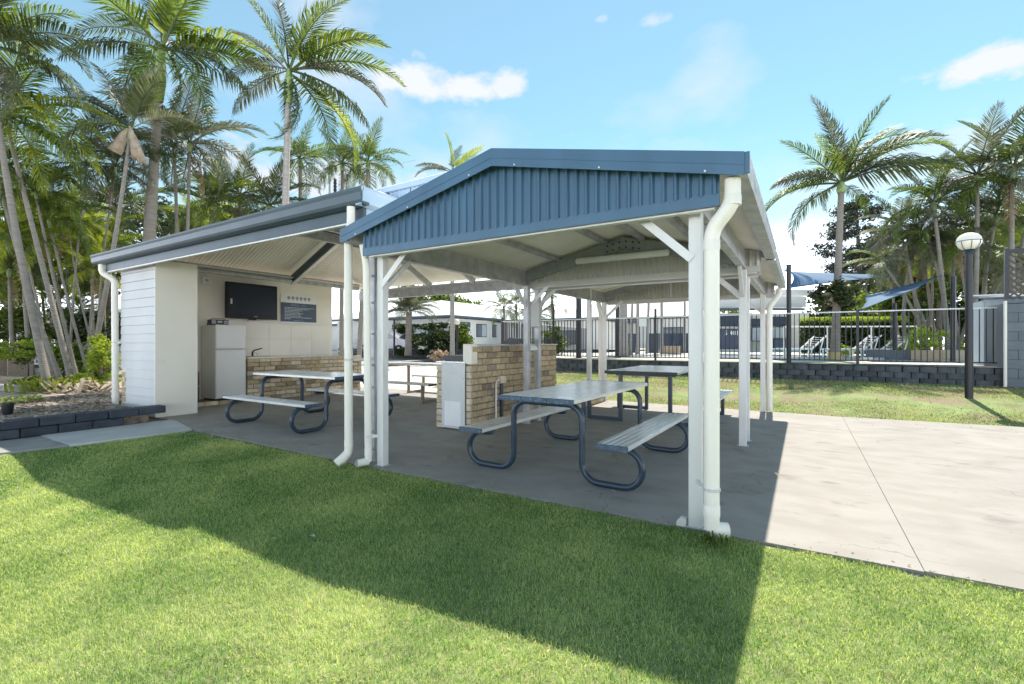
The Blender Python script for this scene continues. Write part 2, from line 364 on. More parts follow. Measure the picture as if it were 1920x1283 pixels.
M['glass'] = mat('window_glass', (.05,.065,.08), .08, var=.1, spec=.8)
M['curtain'] = mat('window_dark', (.16,.18,.20), .4)
M['render'] = mat('rendered_wall', (.76,.76,.74), .8, var=.05, scale=.7)
M['rendergrey'] = mat('rendered_wall_grey', (.42,.41,.40), .8, var=.08, scale=.7)
M['housebrick'] = mat('house_wall', (.40,.36,.33), .85, var=.15, scale=3)
M['navy'] = mat('navy_panel', (.03,.055,.10), .5, var=.15, scale=2)
M['sail'] = mat('shade_sail', (.05,.12,.22), .8, var=.1, scale=1.5)
M['lampglobe'] = mat('lamp_globe', (.82,.78,.68), .25, var=.04)
M['timber'] = mat('timber', (.30,.24,.18), .85, var=.25, scale=6, stretch=(1,6,6))
M['lattice'] = mat('lattice_wood', (.10,.09,.08), .8, var=.2, scale=8)
M['greyblock'] = mat('grey_blockwork', (.15,.175,.20), .85, var=.12, scale=3, bump=.5, bscale=50, rnd=.1, stain=((.10,.11,.12),1.6,.6,.5), stretch=(1,1,.35))
M['paleblue'] = mat('pale_blue_sheet', (.50,.57,.63), .5, var=.06)
M['terracotta'] = mat('planter_tan', (.50,.38,.26), .8, var=.12)
M['plasticw'] = mat('white_plastic', (.8,.8,.8), .4, var=.03)
M['signwhite'] = mat('sign_white', (.78,.79,.78), .4, var=.02)
M['signnavy'] = mat('sign_navy', (.055,.085,.125), .4, var=.06)
M['ink'] = mat('sign_ink', (.06,.06,.07), .5)
M['inkpale'] = mat('sign_print_pale', (.52,.56,.60), .5)
M['inkblue'] = mat('sign_print_blue', (.22,.33,.45), .5)
M['yellow'] = mat('yellow_paint', (.65,.45,.05), .5)
M['carpaint'] = mat('car_silver', (.45,.47,.5), .25, metal=.4, var=.02)
M['carnavy'] = mat('car_navy', (.03,.05,.09), .2, var=.02)
M['rubber'] = mat('rubber', (.02,.02,.022), .8)

# ------------------------------------------------------------------ ground, slabs, lawn
struct(MB().box(-600, 600, -30, 1200, -.8, -.42), 'ground', M['ground'])
# dark bed below the slabs shows in the joints
struct(MB().box(-12.3, 12, 3.62, 10.50, -.09, -.025), 'slab_bed', M['joint'])
def slab(x0, x1, y0, y1, m='concrete', z0=-.08, z1=0.0, poly=None):
    mb = MB()
    if poly: mb.prism(poly, 'z', z0, z1)
    else: mb.cbox(x0, x1, y0, y1, z0, z1, .004)
    return struct(mb, 'concrete_slab', M[m])
g_ = .002
slab(0,0,0,0, poly=[(-12.4,3.86),(-9.2,3.86),(-8.1,3.62),(-7.0,3.60),(-4.2-g_,3.56),(-4.2-g_,7.05-g_),(-12.4,7.05-g_)])
slab(-12.4, -4.2-g_, 7.05+g_, 9.9)
slab(0,0,0,0, poly=[(-4.2+g_,3.56),(-2.5,3.565),(-.7,3.60),(.61-g_,3.64),(.61-g_,7.05-g_),(-4.2+g_,7.05-g_)])
slab(0,0,0,0, poly=[(-4.2+g_,7.05+g_),(.61-g_,7.05+g_),(.61-g_,10.46),(-4.2+g_,10.6)])
slab(0,0,0,0, poly=[(.61+g_,3.65),(3.0,3.74),(9,3.9),(9,7.05-g_),(.61+g_,7.05-g_)])
slab(0,0,0,0, poly=[(.61+g_,7.05+g_),(9,7.05+g_),(9,10.9),(3.0,10.72),(.61+g_,10.47)])
# paving behind the kitchen shelter, and the driveway beyond
struct(MB().prism([(-30,9.95),(-4.3,9.95),(-4.3,14.3),(-9.6,14.3),(-9.6,30),(-60,30),(-60,9.95)], 'z', -.09, -.012), 'paving', M['terrace'])
# path to the left
struct(MB().prism([(-9.42,-3),(-8.55,-3),(-8.5,1.0),(-8.28,2.2),(-9.42,2.2)], 'z', -.08, -.004), 'path', M['concrete_old'])
struct(MB().prism([(-9.42,2.21),(-8.27,2.21),(-8.02,3.45),(-8.1,3.61),(-9.2,3.85),(-9.42,3.85)], 'z', -.08, .006), 'path', M['concrete_pale'])
# lawn sheets
def lawn_inside(x, y):
    """ragged front lawn outline"""
    w = .025*math.sin(x*7.3)+.02*math.sin(x*17.1+1)+.015*math.sin(x*41)
    if x < -7.6: edge = 3.50 - max(0, -7.6-x)*.15
    elif x < .6: edge = 3.55 + .014*(x+4)
    else: edge = 3.645 + (x-.6)*.036
    wl_ = .02*math.sin(y*9)+.02*math.sin(y*23)
    left = -8.45 + .11*max(0,y) + wl_ if y > 0 else -8.47 + wl_
    if left > -8.06: left = -8.06
    return y < edge + w and x > left
mb = MB(); xs = [-8.46+i*.39 for i in range(54)]; ys = [-6+j*.3 for j in range(33)]
for y in ys:
    for x in xs: mb.v.append((x, min(y, 3.60), -.021 - .085*min(4,max(0,3.3-y))*min(1,max(0,(-x-2.2)/4.5))*min(1,max(0,(x+8.45)/1.6)) + .12*min(1,max(0,(3.2-y)/1.8))**1.5*min(1,max(0,(x+4.2)/2.6))))
for j in range(32):
    for i in range(53): mb.f.append((j*54+i, j*54+i+1, (j+1)*54+i+1, (j+1)*54+i))
struct(mb, 'lawn', M['lawnbase'], smooth=True)
struct(MB().prism([(.6,3.5),(12,3.5),(12,3.93),(3,3.72),(.6,3.63)],'z',-.09,-.024), 'lawn_edge', M['lawnbase'])
# back lawn rises to the retaining wall
def zback(y, x=0):
    t = (y-10.75)/(14.35-10.75); t = max(0, min(1, t)); return -.02 + .42*t + .03*math.sin(x*1.3)*math.sin(t*3.1)
mb = MB(); xs = [-9.6+ i*.4 for i in range(66)]; ys = [10.45+ j*.3 for j in range(15)]
for y in ys:
    for x in xs:
        mb.v.append((x, y, zback(y, x) if y > 10.55 else -.04))
nx = len(xs)
for j in range(len(ys)-1):
    for i in range(nx-1):
        mb.f.append((j*nx+i, j*nx+i+1, (j+1)*nx+i+1, (j+1)*nx+i))
struct(mb, 'back_lawn', M['dirtlawn'], smooth=True)
# upper terrace behind the retaining wall
struct(MB().box(-9.5, 60, 14.62, 17.0, .3, .79), 'terrace', M['terrace'])
struct(MB().box(-9.5, 60, 17.0, 120, .3, .78), 'terrace', M['terrace'])
struct(MB().prism([(-9.5,14.63),(12,14.63),(12,15.6),(5,15.3),(1.5,15.7),(-3,15.5),(-9.5,15.9)], 'z', .78, .80), 'terrace_grass_strip', M['dirtlawn'])
# garden bed left (raised) and ground beyond
struct(MB().prism([(-9.66,-6),(-9.66,3.62),(-11.6,3.62),(-11.6,9.6),(-30,9.6),(-30,-6)], 'z', -.09, .19), 'garden_bed', M['mulch'])

# ---- grass blades as one real mesh, denser and finer near the viewer
def grass(name, pts, hgt, wid, m, label, seed=1):
    rng = np.random.default_rng(seed); n = len(pts)
    p = pts; az = rng.uniform(0, 2*np.pi, n); lean = rng.uniform(.25, 1.75, n); hh = hgt*rng.uniform(.55, 1.25, n)
    face = az + np.pi/2 + rng.normal(0, .5, n)
    w = wid*rng.uniform(.7, 1.2, n)
    sx, sy = np.cos(face)*w[:]/2, np.sin(face)*w[:]/2
    dx, dy = np.cos(az), np.sin(az)
    k = np.sin(lean*.5); m1 = np.stack([p[:,0]+dx*hh*.5*k, p[:,1]+dy*hh*.5*k, p[:,2]+hh*.55*np.cos(lean*.4)],1)
    k2 = np.sin(lean); t = np.stack([m1[:,0]+dx*hh*.55*k2, m1[:,1]+dy*hh*.55*k2, m1[:,2]+hh*.45*np.cos(lean)],1)
    off = np.stack([sx,sy,np.zeros(n)],1)
    V = np.stack([p-off, p+off, m1+off*.85, m1-off*.85, t],1).reshape(-1,3).astype(np.float32)
    b = (np.arange(n)*5)[:,None]
    loops = np.concatenate([b+0,b+1,b+2,b+3,b+3,b+2,b+4],1).reshape(-1)
    me = bpy.data.meshes.new(name); me.vertices.add(len(V)); me.vertices.foreach_set('co', V.reshape(-1))
    me.loops.add(len(loops)); me.loops.foreach_set('vertex_index', loops.astype(np.int32))
    me.polygons.add(2*n)
    st = (np.arange(n)*7)[:,None] + np.array([[0,4]]); tot = np.tile(np.array([[4,3]]), (n,1))
    me.polygons.foreach_set('loop_start', st.reshape(-1).astype(np.int32)); me.polygons.foreach_set('loop_total', tot.reshape(-1).astype(np.int32))
    me.materials.append(m); me.update(calc_edges=True); me.validate()
    o = bpy.data.objects.new(name, me); link(o); tag(o, label, 'grass', kind='stuff'); return o
rng = np.random.default_rng(3)
def scatter(x0, x1, y0, y1, n, f):
    P = np.stack([rng.uniform(x0,x1,n), rng.uniform(y0,y1,n)],1)
    return P[f(P)]
def in_front(P):
    ok = np.array([lawn_inside(x,y) for x,y in P])
    d = P[:,0]*FX + P[:,1]*FY; l = P[:,0]*RX + P[:,1]*RY
    return ok & (d > .9) & (np.abs(l) < d*1.25+.9)
P1 = scatter(-9, 5.5, -1, 4.2, 1150000, in_front)
dist = np.hypot(P1[:,0], P1[:,1]); keep = rng.uniform(0,1,len(P1)) < np.clip(3.6/dist, .45, 1)
P1 = P1[keep]; dist = dist[keep]
def zlawn(x, y): return -.020 - .085*np.clip((3.3-y),0,4)*np.clip((-x-2.2)/4.5,0,1)*np.clip((x+8.45)/1.6,0,1) + .12*np.clip((3.2-y)/1.8,0,1)**1.5*np.clip((x+4.2)/2.6,0,1)
pts = np.stack([P1[:,0], P1[:,1], zlawn(P1[:,0],P1[:,1])],1)
grass('grass', pts, .029, np.clip(.0009*dist, .0025, .0072), M['grass'], 'short bright green lawn grass in front of the slab', 5)
def in_back(P): 
    v = np.sin(P[:,0]*2.1+np.sin(P[:,1]*3))*np.sin(P[:,1]*2.7+P[:,0]*.6)
    band = np.exp(-((P[:,1]-(12.2+.1*P[:,0]))/.55)**2)
    return rng.uniform(0,1,len(P)) < np.clip(.72 + .4*v - .95*band, .03, 1)
P2 = scatter(-9, 11, 10.66, 14.3, 140000, in_back)
P2 = P2[P2[:,1] > 10.62 + np.clip(P2[:,0]-.6, 0, 9)*.05 + .03*np.sin(P2[:,0]*9)]
pts = np.array([[x,y,zback(y,x)-.005] for x,y in P2])
grass('grass', pts, .036, .012, M['grassdry'], 'patchy sunlit grass between slab and dark retaining wall', 6)

# ------------------------------------------------------------------ generic builders
def corr_sheet(o, du, dv, nrm, width, lens, pitch=.086, amp=.0125, per=6, prof=None, ext0=None):
    """corrugated sheet: origin o, across du, along dv; lens(u)->(start,end) along dv"""
    o, du, dv, nrm = Vector(o), Vector(du), Vector(dv), Vector(nrm); mb = MB(); n = max(2, int(width/pitch*per)); row = []
    for i in range(n+1):
        u = width*i/n; ph = (u/pitch)%1
        z = amp*math.sin(2*math.pi*ph) if prof is None else prof(ph)*amp
        a, b = lens(u)
        if b < a: b = a
        mb.v.append(tuple(o + du*u + dv*a + nrm*z)); mb.v.append(tuple(o + du*u + dv*b + nrm*z))
    for i in range(n): mb.f.append((2*i, 2*i+2, 2*i+3, 2*i+1))
    return mb
def ribprof(ph):   # flat pans between narrow raised ribs
    if ph < .12: return ph/.12
    if ph < .30: return 1
    if ph < .42: return 1-(ph-.30)/.12
    return 0 if ph < .97 else .12
def downpipe(label, path, r, parent=None, straps=(), postdir=(1,0,0), thingname='downpipe', outlet=None):
    t = thing(thingname, label, 'downpipe', path[-1])
    MB().tube(path, r, 20).build('pipe', M['pipe'], t, smooth='auto')
    return t
GR_POST = 'steel posts'

# ------------------------------------------------------------------ blue gable picnic shelter (two bays back to back)
def roof_z(x, dz=0): return 2.535 + .228*min(x+4.2, -.34-x+0) + dz if True else 0
XL, XR, XM = -4.20, -.34, -2.27
def gz(x, dz=0): return 2.535 + .228*((x-XL) if x < XM else (XR-x)) + dz
def shelter_bay(label, y0, y1, yp, dz, front_blue, name='picnic_shelter'):
    t = thing(name, label, 'shelter', (XM, (y0+y1)/2, 0))
    L = y1-y0
    # roof sheets: ribs run down the slope, i.e. across x; sheets of .76 m along y
    nsh = max(1, round(L/.76)); w = L/nsh
    for side in (0,1):
        s = 1/math.sqrt(1+.228**2)
        for k in range(nsh):
            if side == 0: o=(XL, y0+k*w, 2.535+dz); dv=(s,0,.228*s); nn=(-.228*s,0,s); ln=(XM-XL)/s
            else: o=(XR, y0+k*w, 2.535+dz); dv=(-s,0,.228*s); nn=(.228*s,0,s); ln=(XR-XM)/s
            corr_sheet(o, (0,1,0), dv, nn, w, lambda u: (0, ln), amp=.010, pitch=w/9).build('roof_sheet', M['soffit'], t, smooth=True)
    MB().prism([(XM-.16, gz(XM)+dz-.012),(XM,gz(XM)+dz+.03),(XM+.16,gz(XM)+dz-.012),(XM+.16,gz(XM)+dz-.018),(XM,gz(XM)+dz+.02),(XM-.16,gz(XM)+dz-.018)],'y',y0+.03,y1-.03).build('ridge_cap', M['roofwhite'], t)
    # purlins running front to back under the sheets
    for x in (-3.35, -2.55, -1.99, -1.2):
        z = gz(x)+dz-.012
        p = MB(); p.box(x-.035, x+.035, y0+.1, y1-.1, z-.062, z-.012); p.box(x-.055,x+.055,y0+.1,y1-.1,z-.0145,z-.011); p.build('purlin', M['galv'], t)
    # side beams over the posts
    for x in (-3.96, -.67):
        b = MB(); b.box(x-.03, x+.03, y0+.12, y1-.12, 2.315+dz, 2.545+dz); b.box(x-.034, x+.05, y0+.121, y1-.121, 2.30+dz, 2.314+dz)
        b.build('side_beam', M['galv'], t)
    # portal rafters
    for yy in yp:
        for sgn in (-1,1):
            x0 = -3.93 if sgn < 0 else -.70
            a = (x0, yy, 2.45+dz); b = (XM, yy, 2.83+dz)
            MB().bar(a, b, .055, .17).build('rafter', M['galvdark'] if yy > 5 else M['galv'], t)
        MB().prism([(XM-.30,2.70+dz),(XM-.3,2.86+dz-.03),(XM,2.915+dz),(XM+.3,2.86+dz-.03),(XM+.3,2.70+dz),(XM,2.755+dz)],'y',yy-.036,yy-.030).build('apex_plate', M['galvdark'], t)
        if yy > 6:
            bm_ = MB()
            for dx in (-.24,-.15,-.05,.05,.15,.24):
                for dzz in (-.03,.055):
                    zc = 2.80+dz-abs(dx)*.21+dzz; bm_.cyl((XM+dx,yy-.037,zc),(XM+dx,yy-.05,zc),.013,n=6)
            bm_.build('bolt', M['darkmetal'], t)
    # posts, base plates and knee braces
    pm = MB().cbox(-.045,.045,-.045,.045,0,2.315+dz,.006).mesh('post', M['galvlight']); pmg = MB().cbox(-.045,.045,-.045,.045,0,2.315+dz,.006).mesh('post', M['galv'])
    for yy in yp:
        for x, sx in ((-3.93,1),(-.67,-1)):
            p = inst('post', pmg if (x < -2 and yy > 6 and yy < 8) else pm, t, (x, yy, 0))  # middle left posts: darker galvanised grey, with back-lit shade put into it
            bp = MB().cbox(x-.068,x+.068,yy-.055,yy+.055,.001,.012,.002); bp.build('base_plate', M['galv'], p)
            sg = -1 if yy > (y0+y1)/2 else 1
            MB().bar((x+sx*.02, yy-.052*sg, 1.96+dz), (x+sx*.42, yy-.052*sg, 2.33+dz), .06, .006, (0,1,0)).build('brace', M['galvlight'], t)
            b = MB(); b.bar((x+sx*.0, yy+.04*sg, 1.96+dz), (x+sx*.0, yy+.42*sg, 2.31+dz), .05, .04, (1,0,0)); b.build('brace', M['galvlight'], t)
    # gable lintels and corrugated infill at both ends
    for (yy, blue, sy) in ((y0+.10, front_blue, -1),(y1-.10, False, 1)):
        mt = M['blue'] if blue else M['infillgrey']
        if blue or True:
            MB().box(-3.99, -.48, yy-.018, yy+.018, 2.275+dz, 2.355+dz).build('gable_trim', mt, t)
            MB().box(-3.93, -.52, yy+.02, yy+.075, 2.262+dz, 2.32+dz).build('lintel', M['galvlight'], t)
            x = -3.99; k = 0
            while x < -.49:
                w2 = min(.76, -.48-x)
                def ln(u, x=x):
                    zt = gz(x+u)+dz-.03; return (0, zt-(2.355+dz-.01))
                corr_sheet((x, yy, 2.345+dz), (1,0,0), (0,0,1), (0,-1 if blue else -1,0), w2, ln, pitch=.0845, amp=.024, per=12, prof=ribprof).build('gable_sheet', mt, t)
                x += .76; k += 1
    # barge boards
    for (yy, blue) in ((y0, front_blue),(y1-.0, False)):
        mt = M['blue'] if blue else M['bluepale']
        for s2 in (0,1):
            xa, xb = (XL-.02, XM) if s2 == 0 else (XM, XR+.02)
            za, zb = gz(xa)+dz+.035, gz(xb)+dz+.035
            if s2==0: zb = gz(XM)+dz+.035
            else: za = gz(XM)+dz+.035
            h_ = .145 if blue else .10
            mb = MB().prism([(xa,za-h_),(xb,zb-h_),(xb,zb),(xa,za)], 'y', yy-.012, yy+.0)
            mb.prism([(xa,za),(xb,zb),(xb,zb+.006),(xa,za+.006)], 'y', yy-.012, yy+.11)
            mb.prism([(xa,za-h_*.5-.006),(xb,zb-h_*.5-.006),(xb,zb-h_*.5+.006),(xa,za-h_*.5+.006)], 'y', yy-.0155, yy-.0125)
            bo = mb.build('barge_board', mt, t)
            if blue:
                sc = MB()
                for q in (.12,.5,.88):
                    x = xa+(xb-xa)*q; z = za+(zb-za)*q-.13; sc.cyl((x,yy-.012,z),(x,yy-.02,z),.007,n=8)
                sc.build('screw', M['galvlight'], bo)
    # gutters
    for (x, s) in ((XL-.02,-1),(XR+.02,1)):
        pr = [(0,-.10),(.115,-.115),(.125,-.09),(.118,-.01),(.128,.012),(.118,.018),(.108,-.005),(.112,-.10),(.004,-.09),(.004,.0),(0,0)]
        poly = [(x + s*(a_-.10), 2.55+dz+b_) for a_,b_ in pr]
        g = MB().prism(poly, 'y', y0+.02, y1-.02).build('gutter', M['galv'], t)
        if front_blue:
            MB().box(min(x-s*.10,x+s*.03), max(x-s*.10,x+s*.03), y0-.004, y0+.018, 2.55+dz-.115, 2.55+dz+.02).build('stop_end', M['blue'], g)
    return t
bayA = shelter_bay('blue gabled open picnic shelter bay nearest the lawn, on white steel posts', 3.34, 6.98, (3.65, 6.82), 0, True)
bayB = shelter_bay('rear open picnic shelter bay of pale steel, behind the blue gabled one', 7.02, 10.72, (7.2, 10.42), -.02, False)
# white fluorescent batten under the middle rafter
t = thing('strip_light', 'long white tube light hung under the middle rafter of the blue shelter', 'light', (-2.28, 6.74, 2.56))
MB().tube([(-2.99,6.72,2.61),(-2.97,6.72,2.61),(-1.61,6.72,2.61),(-1.59,6.72,2.61)], [.035,.047,.047,.035], 16).build('tube', M['plasticw'], t, smooth='auto')
MB().box(-2.9,-1.68,6.755,6.78,2.585,2.64).build('batten', M['plasticw'], t)
for x in (-2.42,-2.36,-2.26):
    MB().tube([(x+.06,7.06,2.62),(x+.02,7.05,2.55),(x,7.05,2.46),(x-.02,7.05,2.36)], .010, 6).build('cable', M['plasticw'], t)

# ------------------------------------------------------------------ kitchen shelter (hipped)
KX0, KX1, KY0, KY1, KZ, KS = -11.9, -4.24, 3.64, 9.9, 3.0, .465
t = kit = thing('kitchen_shelter', 'hipped camp kitchen shelter with long blue grey gutter and white boarded end block', 'shelter', (-8, 6.5, 0))
hd = (KY1-KY0)/2; s = 1/math.sqrt(1+KS*KS)
def roof_face(o, du, dvh, length):
    """hip face: eave start o, along du, horizontal inward direction dvh"""
    n = round(length/.76); w = length/n; pch = w/9
    dv = (Vector(dvh)*s + Vector((0,0,KS*s))); nn = Vector(du).cross(dv); nn = nn if nn.z > 0 else -nn
    for k in range(n):
        def ln(u, k=k):
            x = k*w+u; m = min(x, length-x, hd); return (0, max(.001,m)/s)
        corr_sheet(Vector(o)+Vector(du)*(k*w), du, dv, nn, w, ln, pitch=pch).build('roof_sheet', M['soffit'], t, smooth=True)
roof_face((KX0,KY0,KZ),(1,0,0),(0,1,0),KX1-KX0)
roof_face((KX0,KY1,KZ),(1,0,0),(0,-1,0),KX1-KX0)
roof_face((KX0,KY0,KZ),(0,1,0),(1,0,0),KY1-KY0)
roof_face((KX1,KY0,KZ),(0,1,0),(-1,0,0),KY1-KY0)
# hanging corrugated panel below the ridge and the pale raised gablet on top
corr_sheet((-9.3,6.72,3.72),(1,0,0),(0,0,1),(0,-1,0),3.3,lambda u:(0,.62),pitch=.2,amp=.02,per=10,prof=ribprof).build('ridge_panel', M['bluegrey'], t)  # lower part of one blue panel, shade under the roof put into its colour
corr_sheet((-7.5,6.70,3.85),(1,0,0),(0,0,1),(0,-1,0),2.0,lambda u:(0,.52),pitch=.12,amp=.016,per=10,prof=ribprof).build('ridge_panel', M['bluepale'], t)  # upper part of the same panel, sky light put into the paler colour
MB().box(-7.9,-5.4,6.63,6.69,4.34,4.44).build('ridge_flashing', M['bluepale'], t)
MB().box(-7.9,-5.4,6.64,7.4,4.445,4.46).build('ridge_flashing', M['roofwhite'], t)
MB().prism([(-7.5,4.43),(-5.5,4.43),(-5.5,3.6),(-7.5,3.9)],'y',6.73,7.38).build('gablet', M['bluepale'], t)
# gutters with quad profile
def quad(x_or_y, sgn): 
    return [(0,-.02),(0,-.135),(-.03,-.14),(-.10,-.12),(-.118,-.09),(-.125,-.01),(-.14,.02),(-.14,.045),(-.125,.05),(-.11,.02),(-.10,-.02)]
pf = [(KY0-.02+a_, 3.015+b_) for a_,b_ in quad(0,0)]
MB().prism(pf,'x',KX0+.02,KX1+.13).build('gutter', M['bluegrey'], t)
pf = [(KX1+.02-a_, 3.015+b_) for a_,b_ in quad(0,0)]
MB().prism(pf,'y',KY0-.12,KY1).build('gutter', M['bluepale'], t)  # right side of the same gutter, reflected light put into the paler colour
# fascia boards below
MB().box(KX0+.35, KX1+.02, KY0-.005, KY0+.03, 2.745, 2.99).build('fascia', M['bluegrey'], t)
MB().box(KX0+.36, KX1+.0, KY0-.0, KY0+.05, 2.722, 2.742).build('fascia_edge', M['galvlight'], t)
MB().box(KX1-.02, KX1+.018, KY0+.035, KY1, 2.745, 2.99).build('fascia', M['bluepale'], t)  # paler than the front fascia, reflected light put into the colour
# inner beams
for x, y0_, y1_, z in ((-8.5,5.15,8.3,3.47),(-7.6,5.15,8.3,3.46)):
    MB().box(x-.04, x+.04, y0_, y1_, z, z+.19).build('tie_beam', M['galv'], t)
MB().bar((-11.42,7.42,2.98),(-9.3,7.42,3.98),.07,.16).build('rafter', M['bluegrey'], t)  # galvanised rafter, shade on its side put into a dark colour
MB().bar((-11.42,7.47,2.88),(-9.3,7.47,3.88),.10,.03).build('rafter_flange', M['galvlight'], t)
for x in (-8.5,-7.05):
    MB().bar((x,9.58,2.88),(x,7.6,3.80),.06,.15).build('rafter', M['galv'], t)
MB().box(-11.3,-4.2,9.55,9.62,2.62,2.85).build('eave_beam', M['galv'], t)
MB().box(-11.3,-4.2,9.54,9.63,2.86,2.90).build('eave_flange', M['galvlight'], t)
MB().box(-11.40,-11.33,4.5,9.6,2.92,3.10).build('eave_beam', M['galv'], t)
MB().box(-11.32,-11.22,4.5,9.6,3.02,3.05).build('eave_flange', M['galvlight'], t)
MB().tube([(-11.2,4.2,2.93),(-11.2,7.3,2.93)],.05,12).build('pipe_rail', M['galv'], t, smooth='auto')
p = MB().cbox(-4.245,-4.145,3.72,3.82,0,2.74,.006).build('post', M['galv'], t)
p = MB().cbox(-4.01,-3.92,9.56,9.65,0,2.62,.006).build('post', M['galvlight'], t)
MB().box(-4.22,-4.04,3.655,3.70,2.52,2.72).build('bracket_plate', M['galvlight'], t)
# rear wall that carries the television (thick sheet wall)
wall = MB().box(-11.56,-11.45,4.49,8.72,0.0,2.93).build('wall', M['cream'], t)
MB().box(-11.449,-11.443,7.92,8.715,1.0,2.66).build('wall_panel', M['cream'], t)
MB().box(-11.449,-11.36,6.3,8.3,1.862,1.884).build('ledge', M['plasticw'], t)
tm = MB().cbox(-.006,.006,-.297,.297,-.197,.197,.003).mesh('tile', M['tile'])
for j in range(2):
    for i in range(5):
        inst('tile', tm, t, (-11.44, 5.95+i*.6, 1.22+j*.405))
# end block: weatherboards on the front, plain panel on the side
MB().box(-11.40,-9.89,3.83,4.47,0,2.84).build('block_core', M['cream'], t)
MB().cbox(-9.89,-9.872,3.80,4.49,.01,2.842,.003).build('side_panel', M['cream'], t)
bdm = MB().prism([(0,0),(-.022,.004),(-.010,.163),(0,.163)],'x',-.755,.755).mesh('weatherboard', M['board'])
nb_ = 17
for k in range(nb_):
    z = .02+k*.166
    if k in (1,2,3,4):
        o = inst('weatherboard', bdm, t, (-10.52, 3.83, z), scale=(.84,1,1))
    else: inst('weatherboard', bdm, t, (-10.645, 3.83, z))
bkm = {}
for nm, mm_, L_ in (('a','brick',.26),('p','brickpale',.26),('d','brickdark',.26),('ah','brick',.125),('ph','brickpale',.125)):
    bkm[nm] = MB().cbox(-L_/2, L_/2, -.05,.05,-.044,.044,.005).mesh('brick', M[mm_])
for k in range(7):
    for i in range(2):
        inst('brick', bkm['ph' if (i+k)%2 else 'ah'], t, (-11.32+i*.135, 3.87, .05+.0+.097*k+.1))
MB().box(-9.885,-9.865,4.478,4.492,0,2.84).build('corner_trim', M['galvlight'], t)

def brickwall(t, x0, x1, axis, fixed, z0, z1, face, meshes=('a','a','a','p','d'), cap=True, seed=0, course=.1, L_=.27, skip=None):
    """bricks on one face; axis 'x' or 'y' runs along the wall; fixed = plane coord of face; face=+1/-1 outward"""
    r = random.Random(seed); n = round((z1-z0)/course)
    for k in range(n):
        z = z0 + course*(k+.5); off = (k%2)*L_/2
        x = x0 - off
        while x < x1-.02:
            a, b = max(x, x0), min(x+L_, x1); w = b-a
            if w > .05:
                c = (a+b)/2; mk = r.choice(meshes)
                pos = (c, fixed - face*.045 + r.uniform(-.0015,.0015), z) if axis=='x' else (fixed - face*.045 + r.uniform(-.0015,.0015), c, z)
                if not (skip and skip(c, z)):
                    o = inst('brick', bkm[mk], t, pos, 0 if axis=='x' else math.pi/2, scale=((w-.013)/.26, 1, (course-.014)/.088))
            x += L_
# kitchen bench: brick front with worktop
t = thing('kitchen_bench', 'cream brick bench wall with pale worktop along the kitchen back wall', 'bench', (-11.1, 7.5, 0))
MB().box(-11.44,-10.79,5.93,9.15,0,.955).build('mortar', M['mortar'], t)
MB().box(-11.44,-10.79,4.5,5.93,0,.09).build('plinth', M['mortar'], t)
brickwall(t, 5.93, 9.15, 'y', -10.75, .0, .9, 1, ('a','p','p','a','p','d'), seed=2)
brickwall(t, 4.5, 5.93, 'y', -10.75, .0, .1, 1, ('a','p'), seed=2)
for k in range(12): # soldier top course
    inst('brick', bkm['p' if k%3 else 'a'], t, (-10.795, 6.07+k*.27, .945), math.pi/2, scale=(1,1,.85))
MB().cbox(-11.44,-10.72,5.93,7.4,.99,1.015,.004).build('worktop', M['cream'], t)
# sink and tap
t = thing('sink', 'steel sink rim with swan neck mixer tap on the kitchen bench', 'sink', (-11.1,6.35,1.02))
MB().cbox(-11.35,-10.85,6.1,6.9,1.016,1.026,.003).build('rim', M['alu'], t)
MB().box(-11.28,-10.92,6.2,6.6,1.0265,1.028).build('basin', M['galvdark'], t)
tp = MB(); tp.tube([(-11.2,6.3,1.03),(-11.2,6.3,1.13),(-11.17,6.33,1.17),(-11.0,6.42,1.22)], [.022,.02,.016,.012], 10); tp.build('spout', M['darkmetal'], t, smooth='auto')
MB().tube([(-11.2,6.3,1.13),(-11.19,6.40,1.10),(-11.19,6.42,1.03)], .008, 8).build('handle', M['alu'], t)

# fridge
t = thing('fridge', 'tall off white two door fridge standing beside the brick kitchen bench', 'fridge', (-11.07,5.57,.12))
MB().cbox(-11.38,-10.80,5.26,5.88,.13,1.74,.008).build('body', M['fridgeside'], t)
MB().cbox(-10.797,-10.735,5.25,5.89,1.22,1.745,.012).build('door', M['fridge'], t, label='small upper freezer door')
MB().cbox(-10.797,-10.735,5.25,5.89,.145,1.195,.012).build('door', M['fridge'], t, label='tall lower fridge door')
MB().box(-10.734,-10.722,5.27,5.6,1.20,1.215).build('handle', M['fridgeside'], t)
MB().box(-11.3,-10.82,5.28,5.86,.09,.128).build('base', M['black'], t)
t = thing('radio', 'old grey and black radio on top of the fridge', 'radio', (-10.95,5.42,1.75))
MB().cbox(-11.05,-10.9,5.22,5.60,1.75,1.86,.01).build('body', M['darkmetal'], t)
MB().cbox(-10.90,-10.893,5.24,5.33,1.765,1.845,.002).build('speaker', M['galvdark'], t)
MB().cbox(-10.90,-10.893,5.49,5.58,1.765,1.845,.002).build('speaker', M['galvdark'], t)
MB().cbox(-10.90,-10.893,5.36,5.46,1.785,1.835,.002).build('cassette_door', M['galv'], t)
MB().tube([(-10.97,5.26,1.86),(-10.97,5.27,1.885),(-10.97,5.55,1.885),(-10.97,5.56,1.86)], .006, 6).build('handle', M['darkmetal'], t)
t = thing('clock_radio', 'small black wedge shaped device left of the radio on the fridge', 'device', (-11.1,5.08,1.75))
MB().prism([(-11.2,1.74),(-11.0,1.74),(-11.04,1.83),(-11.14,1.85)],'y',5.28,5.36).build('body', M['black'], t)
t = thing('canister', 'olive green canister beside the fridge', 'canister', (-11.1,4.9,.1))
